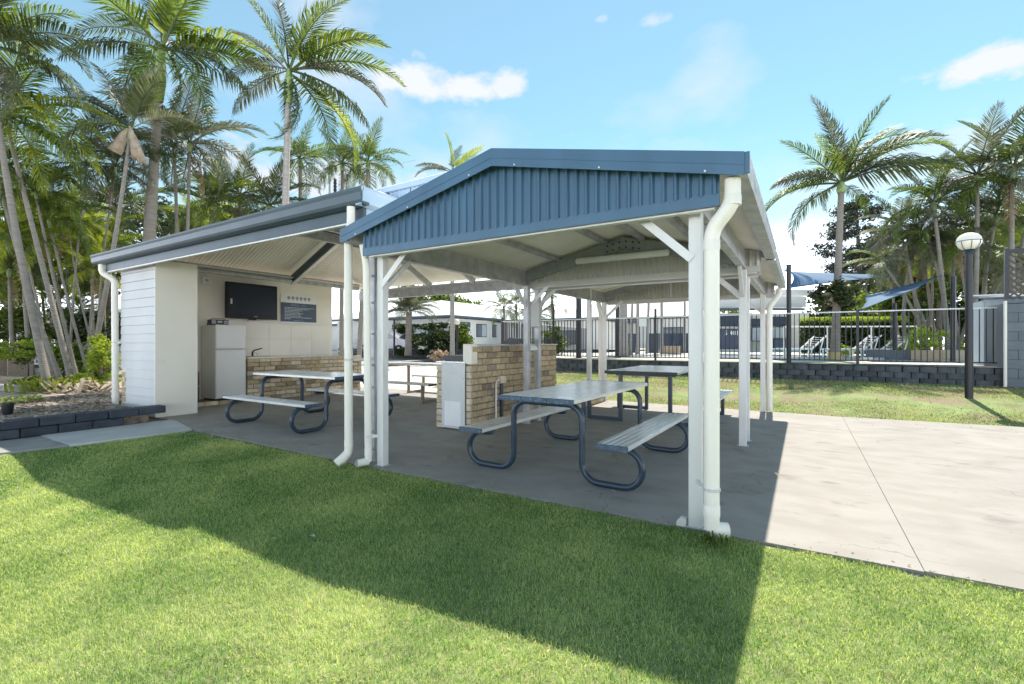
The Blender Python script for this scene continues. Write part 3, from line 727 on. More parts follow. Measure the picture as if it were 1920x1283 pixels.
MB().lathe([(0,0),(.09,.0),(.10,.02),(.10,.30),(.085,.31),(.085,.33),(.10,.34),(.10,.60),(.06,.66),(0,.66)],(-11.1,4.98,.1),16).build('body', mat('olive', (.16,.17,.07), .5), t, smooth='auto')

# television
t = thing('television', 'large black flat television on the cream kitchen wall', 'television', (-11.25,6.31,1.9))
MB().cbox(-11.28,-11.20,5.70,6.93,1.92,2.76,.012).build('casing', M['gloss'], t)
MB().box(-11.199,-11.196,5.775,6.86,2.045,2.70).build('screen', M['screen'], t)
MB().box(-11.198,-11.194,6.34,6.42,1.975,1.985).build('logo', M['inkpale'], t)
MB().box(-11.198,-11.194,5.79,5.83,2.25,2.37).build('sticker', M['inkpale'], t)
MB().cbox(-11.45,-11.28,6.15,6.45,2.15,2.5,.01).build('bracket', M['black'], t)
MB().cbox(-11.27,-11.20,6.24,6.40,1.895,1.925,.004).build('sensor', M['black'], t)

# kitchen rules sign
def text_mesh(txt, size, m, name='lettering', depth=.0015):
    c = bpy.data.curves.new(name, 'FONT'); c.body = txt; c.size = size; c.extrude = depth; c.align_x = 'CENTER'; c.align_y = 'CENTER'
    c.resolution_u = 2
    o = bpy.data.objects.new(name, c); link(o)
    dg = bpy.context.evaluated_depsgraph_get(); me = bpy.data.meshes.new_from_object(o.evaluated_get(dg))
    bpy.data.objects.remove(o); me.materials.clear(); me.materials.append(m); return me
t = thing('kitchen_rules_sign', 'kitchen rules sign, navy with white top band of six round symbols', 'sign', (-11.43,7.68,1.89))
MB().cbox(-11.447,-11.428,7.15,8.20,1.885,2.62,.005).build('board', M['signwhite'], t)
MB().cbox(-11.427,-11.424,7.155,8.195,1.905,2.40,.001).build('navy_panel', M['signnavy'], t)
rt = (math.pi/2, 0, math.pi/2)
inst('lettering', text_mesh('kitchen rules', .085, M['inkblue']), t, (-11.4215, 7.66, 2.345), rot=rt)
ln_ = ['please clean the barbecue and benches after use so others','can enjoy them and keep sink areas free of any scraps','put all rubbish in the bins provided','no glass near the pool','turn off all appliances after use','do not leave food unattended','keep the fridge clean and tidy','children must be supervised at all times','in the kitchen']
lens_ = [.86,.70,.52,.42,.53,.47,.48,.78,.17]
bars = MB(); r_ = random.Random(4)
for k, w in enumerate(lens_):     # unreadably small print: word length dashes
    z = 2.275 - k*.037; y = 7.26
    while y < 7.26+w:
        l = r_.uniform(.025,.075); bars.box(-11.4238,-11.4225, y, min(y+l, 7.26+w), z-.008, z+.007); y += l+.012
bars.build('lettering', M['inkpale'], t)
bars = MB(); bars.box(-11.4238,-11.4225,7.52,7.68,1.925,1.945); bars.box(-11.4238,-11.4225,7.70,7.80,1.928,1.94); bars.build('lettering', M['inkblue'], t)
for k in range(6):
    y = 7.38+k*.118; z = 2.53
    rg = MB(); pts_ = arc((y,z), .036, 0, 360, 20, 'yz', -11.4265); rg.tube(pts_, .005, 6, cap=False)
    rg.bar((-11.4262,y-.025,z+.025),(-11.4262,y+.025,z-.025),.003,.009,(1,0,0)); rg.box(-11.4275,-11.4262,y-.014,y+.014,z-.018,z+.018)
    rg.box(-11.4275,-11.4262,y-.03,y+.03,z-.062,z-.055); rg.build('symbol', M['ink'], t)

# socket box and conduit on wall
t = thing('power_socket', 'grey weatherproof socket box high on the kitchen wall', 'socket', (-11.42,5.36,2.66))
MB().cbox(-11.45,-11.36,5.28,5.44,2.66,2.84,.01).build('box', M['galvlight'], t)
MB().lathe([(0,0),(.035,0),(.035,.01),(0,.01)],(0,0,0),12).build('socket_face', M['galvdark'], t)
t.children[-1].rotation_euler = (0,math.pi/2,0); t.children[-1].location = Vector((-11.36,5.36,2.75))-t.location
t.children[-1].data.transform(Matrix.Translation(t.location))
MB().tube([(-11.41,5.36,2.84),(-11.41,5.36,2.90),(-11.40,5.32,2.95),(-11.4,5.2,2.97)],.012,8).build('conduit', M['galvlight'], t)

# ------------------------------------------------------------------ barbecue unit with brick screen wall
t = thing('barbecue_unit', 'brick barbecue unit with tall cream brick screen wall and grey access panel', 'barbecue', (-4.6,7.2,0))
MB().box(-4.42,-4.33,5.80,8.66,0,1.285).build('mortar', M['mortar'], t)
brickwall(t, 5.785, 8.67, 'y', -4.30, 0, 1.3, 1, ('a','a','a','a','a','a','a','a','a','d'), seed=5, course=.1)
brickwall(t, 5.81, 8.66, 'y', -4.45, .9, 1.3, -1, ('a','a','p'), seed=6)
MB().cbox(-4.47,-4.28,5.93,8.69,1.301,1.33,.004).build('capping', M['concrete_pale'], t)
MB().cbox(-4.46,-4.295,5.76,5.925,1.02,1.332,.01).build('corner_block', M['cream'], t)
MB().box(-4.92,-4.46,5.80,8.5,0,1.0).build('unit_core', M['mortar'], t)
for k in range(10):
    for x, w in ((-4.925,.11),(-4.345,.085)):
        inst('brick', bkm['p'], t, (x, 5.80, .05+k*.1), 0, scale=(w/.26, .9, .089/.088))
brickwall(t, 5.86, 8.5, 'y', -4.975, 0, 1.0, -1, ('a','p'), seed=8)
pn = MB().cbox(-4.86,-4.40,5.735,5.752,.02,1.035,.003).build('access_panel', M['panel'], t)
vg = MB(); 
for i in range(3):
    x0 = -4.79+i*.105
    for k in range(16): vg.box(x0, x0+.085, 5.728, 5.7345, .08+k*.021, .092+k*.021)
vg.box(-4.80,-4.475,5.731,5.7345,.06,.44); vg.build('vent_grille', M['plasticw'], pn)
sc = MB()
for x in (-4.84,-4.42):
    for z in (.06,.3,.55,.8,1.0): sc.cyl((x,5.735,z),(x,5.730,z),.006,n=6)
sc.build('screw', M['galvdark'], pn)
MB().cbox(-4.99,-4.40,5.75,8.55,1.037,1.06,.004).build('worktop', M['alu'], t)
MB().cbox(-4.295,-4.27,7.05,7.35,.02,.22,.003).build('vent_cover', M['galvdark'], t)
# conduits on the screen wall
MB().tube([(-4.27,6.40,.0),(-4.27,6.40,.66),(-4.27,6.42,.72),(-4.27,6.49,.74)],.016,8).build('conduit', M['galvlight'], t, smooth='auto')
MB().cyl((-4.26,6.56,.0),(-4.26,6.56,.70),.026,n=10).build('conduit', M['tabledark'], t, smooth='auto')
MB().cbox(-4.295,-4.23,6.50,6.66,.68,.80,.006).build('switch_box', M['brickpale'], t)
# black hot plate lids on the unit
def bbq(y, label):
    q = thing('hotplate', label, 'barbecue', (-4.68, y, 1.06), group=None)
    MB().prism([(-4.93,1.085),(-4.95,1.115),(-4.88,1.15),(-4.50,1.15),(-4.45,1.12),(-4.45,1.085)],'y',y-.02,y+.42).build('lid', M['black'], q)
    MB().box(-4.90,-4.50,y,y+.40,1.061,1.085).build('burner_tray', M['darkmetal'], q)
    for yy in (y+.08,y+.3): MB().cyl((-4.7-.15,yy-.101+.1-.03,1.072),(-4.85,yy-.05,1.072),.012,n=8).build('knob', M['galvlight'], q)
bbq(5.85, 'low black hotplate lid on the steel worktop beside the cream corner block')
q = thing('barbecue_plate', 'black barbecue top on a pale shelf at the middle posts above the brick screen', 'barbecue', (-4.1,7.1,1.33))
MB().cbox(-4.40,-3.98,6.75,7.0,1.335,1.365,.004).build('plate', M['black'], q)
MB().prism([(-4.38,1.366),(-4.0,1.366),(-4.1,1.42),(-4.25,1.44)],'y',6.78,6.95).build('hood', M['black'], q)
q = thing('cross_shelf', 'pale steel shelf rail between the two middle posts', 'shelf', (-3.94,7.0,1.25))
MB().cbox(-3.97,-3.90,6.87,7.15,1.22,1.28,.004).build('rail', M['galvlight'], q)
MB().box(-3.96,-3.92,6.88,7.14,1.285,1.30).build('tray', M['plasticw'], q)
MB().cbox(-3.99,-3.87,6.875,7.145,1.62,2.05,.006).build('meter_box', M['panel'], q)

# low brick edge at rear left
t = thing('low_wall', 'low cream brick edging wall with pale cap behind the barbecue screen', 'wall', (-4.0,9.4,0))
MB().box(-4.07,-3.93,8.76,10.3,0,.28).build('mortar', M['mortar'], t)
brickwall(t, 8.75, 10.3, 'y', -3.90, 0, .3, 1, ('p','p','a'), seed=11)
MB().cbox(-4.10,-3.87,8.72,10.32,.301,.33,.004).build('capping', M['concrete_pale'], t)

# ------------------------------------------------------------------ tables
def plank_mb(x0, x1, y0, y1, z1, ribs=5, axis='y'):
    """ribbed extrusion, long axis y"""
    h = .038; w = x1-x0; poly = [(x0,z1-h),(x0+.0,z1-.008),(x0+.006,z1)]
    for k in range(1, ribs):
        c = x0 + w*k/ribs; poly += [(c-.009,z1),(c-.005,z1-.008),(c+.005,z1-.008),(c+.009,z1)]
    poly += [(x1-.006,z1),(x1,z1-.008),(x1,z1-h)]
    return MB().prism(poly, 'y', y0, y1)
def loop_table(label, loc, rotz, L=2.24, W=.84, name='picnic_table', hz=.825, group='tube framed picnic tables'):
    t = thing(name, label, 'picnic table', (0,0,0), 0, group)
    # table along local y, centred
    n = 3; pw = W/n
    for k in range(n):
        x0 = -W/2+k*pw+.004; x1 = -W/2+(k+1)*pw-.004
        p = plank_mb(x0, x1, -L/2, L/2, hz).build('tabletop_plank', M['alu'], t)
        for sg in (-1,1): MB().cbox(x0-.002,x1+.002,sg*L/2-.012+sg*.004,sg*L/2+.012+sg*.004,hz-.047,hz+.002,.005).build('end_cap', M['capblue'], p)
    for sx in (-1,1):
        x0, x1 = sorted((sx*.63, sx*.925))
        p = plank_mb(x0, x1, -L/2, L/2, .455).build('bench_seat', M['alu'], t)
        for sg in (-1,1): MB().cbox(x0-.002,x1+.002,sg*L/2-.012+sg*.004,sg*L/2+.012+sg*.004,.408,.457,.005).build('end_cap', M['capblue'], p)
    for y in (-L/2+.24, L/2-.24):
        R_ = .031; zt = hz-.047-R_
        for sx in (-1,1):
            path = [(0, y, zt), (.20, y, zt)]
            path += arc((.24, zt-.15), .15, 90, 0, 6, 'xz', y)                 # shoulder
            path += arc((.56, R_+.17), .17, 180, 270, 6, 'xz', y)[0:]          # foot bend outwards
            path += [(.66, y, R_)]
            path += arc((.80, R_+.175), .175, 270, 450, 12, 'xz', y)
            path += [(.74, y, .378), (.66, y, .392)]
            # shoulder ends at x=.39, foot starts at x=.39
            path = [(p[0]*sx, p[1], p[2]) for p in path]
            MB().tube(path, R_, 14).build('frame_tube', M['tabledark'], t, smooth='auto')
            MB().box(min(sx*.64,sx*.90),max(sx*.64,sx*.90),y-.03,y+.03,.400,.4165).build('seat_bracket', M['tabledark'], t)
        MB().box(-W/2+.05,W/2-.05,y-.03,y+.03,hz-.052,hz-.0395).build('top_bracket', M['tabledark'], t)
    t.location = loc; t.rotation_euler = (0,0,rotz)
    return t
def square_table(label, loc, rotz, L=2.2, W=1.2, hz=.88, group='square framed picnic tables', n=4, leg='tabledark'):
    t = thing('picnic_table', label, 'picnic table', (0,0,0), 0, group); pw = W/n
    for k in range(n):
        x0 = -W/2+k*pw+.003; x1 = -W/2+(k+1)*pw-.003
        p = plank_mb(x0, x1, -L/2, L/2, hz).build('tabletop_plank', M['alu'], t)
        for sg in (-1,1): MB().cbox(x0-.001,x1+.001,sg*L/2-.012+sg*.004,sg*L/2+.012+sg*.004,hz-.05,hz+.002,.006).build('end_cap', M['black'] if leg=='tabledark' else M['galvdark'], p)
    for y in (-L/2+.30, L/2-.30):
        for sx in (-1,1):
            MB().cbox(sx*.42-.03,sx*.42+.03,y-.03,y+.03,.0,hz-.05,.004).build('leg', M[leg], t)
            MB().cbox(min(sx*.455,sx*1.0),max(sx*.455,sx*1.0),y-.03,y+.03,.0,.06,.004).build('foot_rail', M[leg], t)
            MB().cbox(sx*1.0-.03,sx*1.0+.03,y-.029,y+.029,.001,.405,.004).build('leg', M[leg], t)
        MB().box(-.5,.5,y-.025,y+.025,hz-.095,hz-.052).build('cross_rail', M[leg], t)
    for sx in (-1,1):
        x0,x1 = sorted((sx*.86, sx*1.14))
        p = plank_mb(x0, x1, -L/2, L/2, .45).build('bench_seat', M['alu'], t)
        for sg in (-1,1): MB().cbox(x0-.001,x1+.001,sg*L/2-.012+sg*.004,sg*L/2+.012+sg*.004,.402,.452,.005).build('end_cap', M['black'], p)
    t.location = loc; t.rotation_euler = (0,0,rotz); return t
loop_table('picnic table nearest the lawn, looped blue tube legs, under the blue gable', (-2.175, 5.08, 0), rad(-1.2))
loop_table('picnic table in the kitchen shelter beside the fridge and brick bench', (-7.2, 5.10, 0), rad(90), L=2.24)
square_table('picnic table with square black legs, behind the front one near the back lawn', (-2.28, 8.75, 0), 0)
square_table('pale topped picnic table on brown square legs, beyond the barbecue unit', (-8.1, 8.85, 0), rad(90), L=2.4, W=.85, hz=.84, n=3, leg='timber')

# ------------------------------------------------------------------ downpipes
def pipe_thing(label, path, r, extra):
    t = thing('downpipe', label, 'downpipe', (path[-1][0], path[-1][1], 0))
    return t
def elbow_path(pts, rr=.06, n=5):
    """round the corners of a polyline"""
    pts = [Vector(p) for p in pts]; out = [pts[0]]
    for i in range(1, len(pts)-1):
        a, b, c = pts[i-1], pts[i], pts[i+1]; d1 = (a-b).normalized(); d2 = (c-b).normalized()
        k = min(rr, (a-b).length*.45, (c-b).length*.45); p0 = b+d1*k; p1 = b+d2*k
        for j in range(n+1):
            q = j/n; out.append(p0*(1-q)**2 + b*2*q*(1-q) + p1*q*q)
    out.append(pts[-1]); return out
def mk_pipe(label, pts, r, joints=(), straps=(), spout=None, rr=.07):
    t = thing('downpipe', label, 'downpipe', (pts[-1][0], pts[-1][1], 0))
    MB().tube(elbow_path(pts, rr), r, 22).build('pipe', M['pipe'], t, smooth='auto')
    if spout:      # open bottom bend: outer shell with hollow dark mouth
        a, b = Vector(spout[0]), Vector(spout[1]); d = (b-a).normalized()
        MB().tube([a, b], r*1.06, 22, cap=False).build('outlet', M['pipe'], t, smooth='auto')
        MB().tube([a, b], r*.95, 22, cap=False).build('outlet_inside', M['panel'], t, smooth='auto')
        MB().tube([a, a+d*.01], r*.96, 22).build('outlet_back', M['galvdark'], t)
    for (x,y,z) in joints: MB().tube([(x,y,z-.035),(x,y,z+.03),(x,y,z+.035)], [r*1.07,r*1.07,r*1.02], 22).build('socket_joint', M['pipe'], t, smooth='auto')
    for (x,y,z,x2,y2) in straps:
        s_ = MB().tube(arc((x,y), r*1.1, 0, 360, 20, 'xy', z), .004, 4, cap=False); s_.tube([p for p in arc((x,y), r*1.1, 0, 360, 20, 'xy', z+.012)], .004, 4, cap=False)
        s_.bar((x,y-r,z+.006),(x2,y2,z+.006),.004,.03,(0,0,1)); s_.build('strap', M['galvlight'], t)
    return t
mk_pipe('thick white downpipe fixed to the front right post of the blue shelter', [(-.40,3.44,2.44),(-.40,3.44,2.28),(-.535,3.47,2.12),(-.535,3.47,.07)], .051,
        joints=[(-.535,3.47,.20),(-.535,3.47,2.02),(-.40,3.44,2.30)], straps=[(-.535,3.47,.34,-.66,3.6)])
t = thing('pipe_stub', 'short white pipe end on the slab right of the front downpipe', 'pipe', (-.46,3.48,.0))
MB().tube([(-.535,3.47,.07),(-.44,3.52,.065)], .05, 18).build('pipe', M['pipe'], t, smooth='auto')
mk_pipe('left white downpipe from kitchen gutter, angled outlet at its foot', [(-4.33,3.55,2.88),(-4.33,3.55,2.70),(-4.29,3.48,2.50),(-4.27,3.47,.14),(-4.30,3.40,.05)], .045,
        joints=[(-4.27,3.47,.24)], straps=[(-4.27,3.47,1.16,-4.19,3.72)], spout=((-4.275,3.465,.13),(-4.325,3.35,.03)))
mk_pipe('white downpipe between the front left posts, elbow outlet facing the lawn', [(-4.10,3.52,2.42),(-4.055,3.53,2.2),(-4.03,3.535,.10),(-4.03,3.535,.06)], .038,
        joints=[(-4.03,3.535,.16)], straps=[(-4.03,3.535,.33,-3.93,3.6)], spout=((-4.03,3.535,.06),(-4.07,3.41,.055)))
mk_pipe('white downpipe at the left boarded corner of the kitchen block', [(-11.66,3.6,2.88),(-11.66,3.6,2.72),(-11.50,3.75,2.58),(-11.50,3.76,.1)], .055,
        joints=[(-11.5,3.76,.3)], straps=[(-11.5,3.76,1.35,-11.4,3.81)])
mk_pipe('cream downpipe on the far right post of the rear shelter bay', [(-.40,10.6,2.42),(-.40,10.6,2.3),(-.56,10.44,2.05),(-.56,10.44,.03)], .055, joints=[(-.56,10.44,.12)])
mk_pipe('cream downpipe on the rear left post of the rear shelter bay', [(-4.15,10.6,2.42),(-4.15,10.6,2.3),(-4.02,10.44,2.05),(-4.02,10.44,.03)], .055)
# conduit and small fittings between the left posts
t = thing('conduit', 'thin grey cable conduit with saddles between the front left posts', 'conduit', (-4.11,3.66,0))
MB().tube([(-4.11,3.70,2.3),(-4.115,3.70,1.6),(-4.11,3.70,.1)], .007, 8).build('tube', M['galvdark'], t)
for z in (.15,.35,.85,1.1,1.45,1.8,2.1):
    MB().tube([(-4.13,3.685,z),(-4.11,3.66,z),(-4.09,3.685,z)],.012,6).build('saddle', M['galvdark'], t)

# ------------------------------------------------------------------ garden edging blocks, left
t = thing('garden_edging', 'low retaining edge of dark blue blocks beside the left path', 'retaining wall', (-9.54,1,0))
bm1 = MB().cbox(-.12,.12,-.195,.195,-.063,.063,.012).mesh('block', M['blockdark'])
r_ = random.Random(3)
for k in range(2):
    y = -3 + k*.2
    while y < (3.70 if k else 3.3):
        inst('block', bm1, t, (-9.54+r_.uniform(-.008,.008)-k*.015, y, .065+k*.132), r_.uniform(-.012,.012)); y += .40
# retaining wall at back
t = thing('retaining_wall', 'long low retaining wall of dark split concrete blocks below the pool fence', 'retaining wall', (-3,14.4,.3))
bmA = MB(); q = .01
bmA.prism([(-.152,.11),(-.148,-.085),(-.08,-.115),(.08,-.115),(.148,-.085),(.152,.11)], 'z', -.066, .066)
bmA = bmA.mesh('block', M['block'])
for k in range(3):
    x = -9.5 + (k%2)*.16; z = .45 + k*.137
    while x < 3.75:
        inst('block', bmA, t, (x, 14.42+r_.uniform(-.012,.012)+k*.008, z), r_.uniform(-.03,.03)); x += .315
MB().box(-9.6,3.9,14.50,14.64,.2,.79).build('core', M['block'], t)
MB().box(-9.6,3.9,14.33,14.75,.797,.806).build('capping_edge', M['block'], t)

# ------------------------------------------------------------------ pool fence
def fence(label, p0, p1, z0, z1, step=.113, posts=(), group=None, skip=None, m='darkmetal', top=True):
    p0, p1 = Vector((*p0,0)), Vector((*p1,0)); d = (p1-p0); L = d.length; d.normalize(); ang = math.atan2(d.y,d.x)
    t = thing('pool_fence', label, 'fence', (p0.x,p0.y,z0), group=group)
    pk = MB().box(-.0105,.0105,-.0105,.0105,z0,z1-.02).mesh('picket', M[m])
    n = int(L/step)
    for k in range(n+1):
        p = p0+d*(k*step)
        inst('picket', pk, t, (p.x,p.y,0), ang)
    MB().bar((p0.x,p0.y,z1),(p1.x,p1.y,z1),.04,.03).build('rail', M['galvlight'] if m=='darkmetal' else M[m], t)
    MB().bar((p0.x,p0.y,z0+.02),(p1.x,p1.y,z0+.02),.03,.03).build('rail', M[m], t)
    for (x,y,zt,w) in posts:
        MB().cbox(x-w/2,x+w/2,y-w/2,y+w/2,.79,zt,.004).build('post', M[m], t)
    return t
FYV = 14.72
def fx(u, y=FYV):
    lt = (u-960)/882; return y*(FX+lt*RX)/(FY+lt*RY)
fence('dark pool fence along the top of the retaining wall', (fx(940),FYV), (fx(1878),FYV), .88, 2.14, posts=[(fx(1038),FYV,2.62,.06),(fx(1229),FYV,2.40,.06),(fx(1608),FYV,2.2,.06),(fx(942),FYV,2.3,.06)])
fence('dark pool fence side run leading away from the left end of the main fence', (fx(942),FYV+.1), (fx(942)-.4,24), .88, 2.14, step=.14, posts=[(fx(942)-.2,18,2.3,.07)])
t = thing('fence_notice', 'blank pale square notice hung on the pool fence', 'sign', (fx(1206),FYV-.03,1.95))
MB().cbox(fx(1199),fx(1213),FYV-.04,FYV-.025,1.86,2.11,.003).build('plate', M['signwhite'], t)

# dark poles (sail posts)
def pole(u, vtop, d, w, label, zb=.78, name='sail_post'):
    b = at(u, 643, d); tp = at(u, vtop, d)
    t = thing(name, label, 'post', (b.x,b.y,zb), group=None)
    MB().cyl((b.x,b.y,zb),(b.x,b.y,tp.z),w/2,n=14).build('shaft', M['darkmetal'], t, smooth='auto')
    MB().lathe([(0,.03),(w*.9,.03),(w*.9,0)],(b.x,b.y,zb),14).build('base_flange', M['darkmetal'], t)
    MB().cyl((b.x,b.y,tp.z),(b.x,b.y,tp.z+.02),w/2+.008,n=14).build('cap', M['darkmetal'], t)
    return t
pole(1479, 498, 12.9, .12, 'stout black sail post right of the shelter, first along the fence')
pole(1787, 520, 13.6, .13, 'stout black sail post behind the lamp post')
pole(1677, 570, 16, .12, 'black post under the shade sail among palm trunks')
pole(1085, 545, 17.0, .20, 'thick tapered black post seen behind the left end of the pool fence')
pole(1158, 545, 18.0, .15, 'black post seen beyond the second rear post of the shelter')
# shade sails
def sail(label, P4, sag, n=10):
    a,b,c,d = [Vector(p) for p in P4]; mb = MB()
    for i in range(n+1):
        for j in range(n+1):
            u, v = i/n, j/n
            p = a*(1-u)*(1-v)+b*u*(1-v)+c*u*v+d*(1-u)*v
            cc = (a+b+c+d)/4; e = 1-(1-abs(2*u-1)**2)*(1-abs(2*v-1)**2)
            w = (4*u*(1-u))*(1-4*v*(1-v)) + (4*v*(1-v))*(1-4*u*(1-u))
            p = p.lerp(cc, .16*w); p.z -= sag*(16*u*(1-u)*v*(1-v))
            mb.v.append(tuple(p))
    for i in range(n):
        for j in range(n):
            k = i*(n+1)+j; mb.f.append((k,k+1,k+n+2,k+n+1))
    v0 = len(mb.v)//1
    t = single(mb, 'shade_sail', M['sail'], label, 'shade sail', 'blue shade sails over the pool', smooth=True)
    md = t.modifiers.new('thickness','SOLIDIFY'); md.thickness = .006
    return t
sail('blue shade sail stretched level from the first sail post', (at(1474,503,12.9), at(1440,507,17.5), at(1700,517,21), at(1478,541,13.0)), .05)
sail('blue shade sail hanging steeply, lower and right of the level one', (at(1610,583,14.2), at(1618,556,17.5), at(1768,515,17), at(1720,541,14.5)), .1)

# ------------------------------------------------------------------ lamp post on the back lawn
b = Vector((2.86, 13.0, .24))
t = thing('lamp_post', 'dark blue lamp post with white globe on the back lawn', 'lamp', b)
MB().cyl(b+Vector((0,0,-.05)), b+Vector((0,0,2.92)), .066, .056, n=18).build('post', M['darkmetal'], t, smooth='auto')
MB().lathe([(.06,2.90),(.075,2.93),(.055,2.96),(.10,3.0),(.12,3.02)], b, 20).build('collar', M['tabledark'], t, smooth='auto')
MB().lathe([(0,2.99),(.10,3.0),(.158,3.05),(.194,3.12),(.198,3.18),(.18,3.25),(.135,3.305),(.07,3.335),(0,3.34)], b, 28).build('globe', M['lampglobe'], t, smooth=True)
cg = MB().tube([b+Vector((.203*math.cos(2*math.pi*k/24),.203*math.sin(2*math.pi*k/24),3.17)) for k in range(25)], .007, 6, cap=False)
for k in range(8):
    a = 2*math.pi*k/8
    cg.tube([b+Vector((r*math.cos(a),r*math.sin(a),z)) for r,z in ((.203,3.17),(.197,3.11),(.162,3.035),(.10,2.985))], .006, 5)
cg.build('cage', M['tabledark'], t)

# grey block store and lattice at right edge
t = thing('block_store', 'grey blockwork store corner with dark lattice screen above at the right edge', 'building', (4.5,14.3,.3))
gm = MB().cbox(-.197,.197,-.09,.09,-.098,.098,.004).mesh('block', M['greyblock'])
for k in range(9):
    x = 3.90 + (k%2)*.2
    if k%2: inst('block', gm, t, (3.80, 14.30, .49+k*.2), scale=(.5,1,1))
    while x < 8: inst('block', gm, t, (x+.0, 14.30, .49+k*.2)); x += .40
MB().box(3.7,8,14.36,15.6,.3,2.2).build('core', M['greyblock'], t)
la = MB()
MB().box(3.70,3.76,14.22,14.30,2.29,3.36).build('lattice_frame', M['darkmetal'], t); MB().box(3.76,8,14.22,14.30,3.28,3.36).build('lattice_frame', M['darkmetal'], t)
MB().box(3.72,8,14.2,14.4,2.2,2.28).build('capping', M['greyblock'], t)
for k in range(42):
    x = 3.2+k*.13
    for sg,yy in ((1,14.25),(-1,14.27)):
        # clip diagonals to the frame
        xa, xb = (x, x+1.0*sg)
        za, zb = 2.29, 3.29
        pa, pb = Vector((xa,yy,za)), Vector((xb,yy,zb))
        def clip(pa,pb):
            if pa.x < 3.76: 
                if pb.x <= 3.76: return None
                q = (3.76-pa.x)/(pb.x-pa.x); pa = pa.lerp(pb,q)
            if pb.x < 3.76:
                q = (3.76-pb.x)/(pa.x-pb.x); pb = pb.lerp(pa,q)
            return pa,pb
        c = clip(pa,pb) if not (pa.x<3.76 and pb.x<3.76) else None
        if c and (c[1]-c[0]).length > .05: MB().bar(c[0],c[1],.035,.008,(0,1,0)).build('lattice_slat', M['lattice'], t)
MB().tube([(3.69,14.17,.4),(3.69,14.17,2.25)],.03,12).build('pipe', M['pipe'], t, smooth='auto')
# pale blue corrugated shed behind
x0 = fx(1846, 16.0)
t = thing('shed', 'pale blue ribbed metal shed behind the fence beside the block store', 'shed', (x0+.8,16.5,.79))
for k in range(3):
    corr_sheet((x0+k*.6,16.0,.79),(1,0,0),(0,0,1),(0,-1,0),.6,lambda u:(0,1.62),pitch=.3,amp=.03,per=10,prof=ribprof).build('wall_sheet', M['paleblue'], t)
MB().box(x0,x0+1.8,16.05,17.5,.79,2.40).build('body', M['paleblue'], t)
MB().prism([(15.85,2.42),(17.6,2.62),(17.6,2.66),(15.85,2.46)],'x',x0-.1,x0+1.9).build('roof', M['greyblock'], t)

# ------------------------------------------------------------------ foliage builders
def leaf_cloud(c, r, n, size, seed, clumps=14, flat=.5, hollow=.5, shape='ell'):
    rg = np.random.default_rng(seed); c = np.array(c); r = np.array(r)
    if shape == 'box': cc = rg.uniform(-1,1,(clumps,3))
    else:
        cc = rg.normal(0,1,(clumps,3)); cc /= np.linalg.norm(cc,axis=1)[:,None]; cc *= (rg.uniform(hollow**3,1,(clumps,1)))**(1/3)
    cr = rg.uniform(.16,.38,clumps) * (1 if shape!='box' else .7)
    k = rg.integers(0,clumps,n); p = cc[k] + rg.normal(0,1,(n,3))*cr[k][:,None]*.55
    if shape == 'box': p = np.clip(p, -1.04, 1.04)
    P = c + p*r
    d = rg.normal(0,1,(n,3)); d[:,2] = d[:,2]*flat - .1; d /= np.linalg.norm(d,axis=1)[:,None]
    u = np.cross(d, rg.normal(0,1,(n,3))); u /= np.linalg.norm(u,axis=1)[:,None]
    sz = size*rg.uniform(.6,1.3,n)[:,None]
    V = np.stack([P-d*sz*.5, P+u*sz*.28, P+d*sz*.6, P-u*sz*.28],1).reshape(-1,3)
    mb = MB(); mb.v = [tuple(v) for v in V.tolist()]; mb.f = [(4*i,4*i+1,4*i+2,4*i+3) for i in range(n)]
    return mb
def bush(name, label, c, r, n, size, m, seed, cat='shrub', group=None, shape='ell', clumps=22, stem=True, hollow=.4):
    t = thing(name, label, cat, (c[0],c[1],c[2]-r[2]), group=group)
    leaf_cloud(c, r, n, size, seed, clumps, shape=shape, hollow=hollow).build('foliage', m, t)
    if stem:
        sm = MB(); rr = random.Random(seed)
        for k in range(5):
            sm.tube([(c[0]+rr.uniform(-.1,.1)*r[0],c[1]+rr.uniform(-.1,.1)*r[1],c[2]-r[2]), (c[0]+rr.uniform(-.4,.4)*r[0],c[1]+rr.uniform(-.4,.4)*r[1],c[2]+.2*r[2])],[.03,.01],5)
        sm.build('stem', M['treebark'], t)
    return t

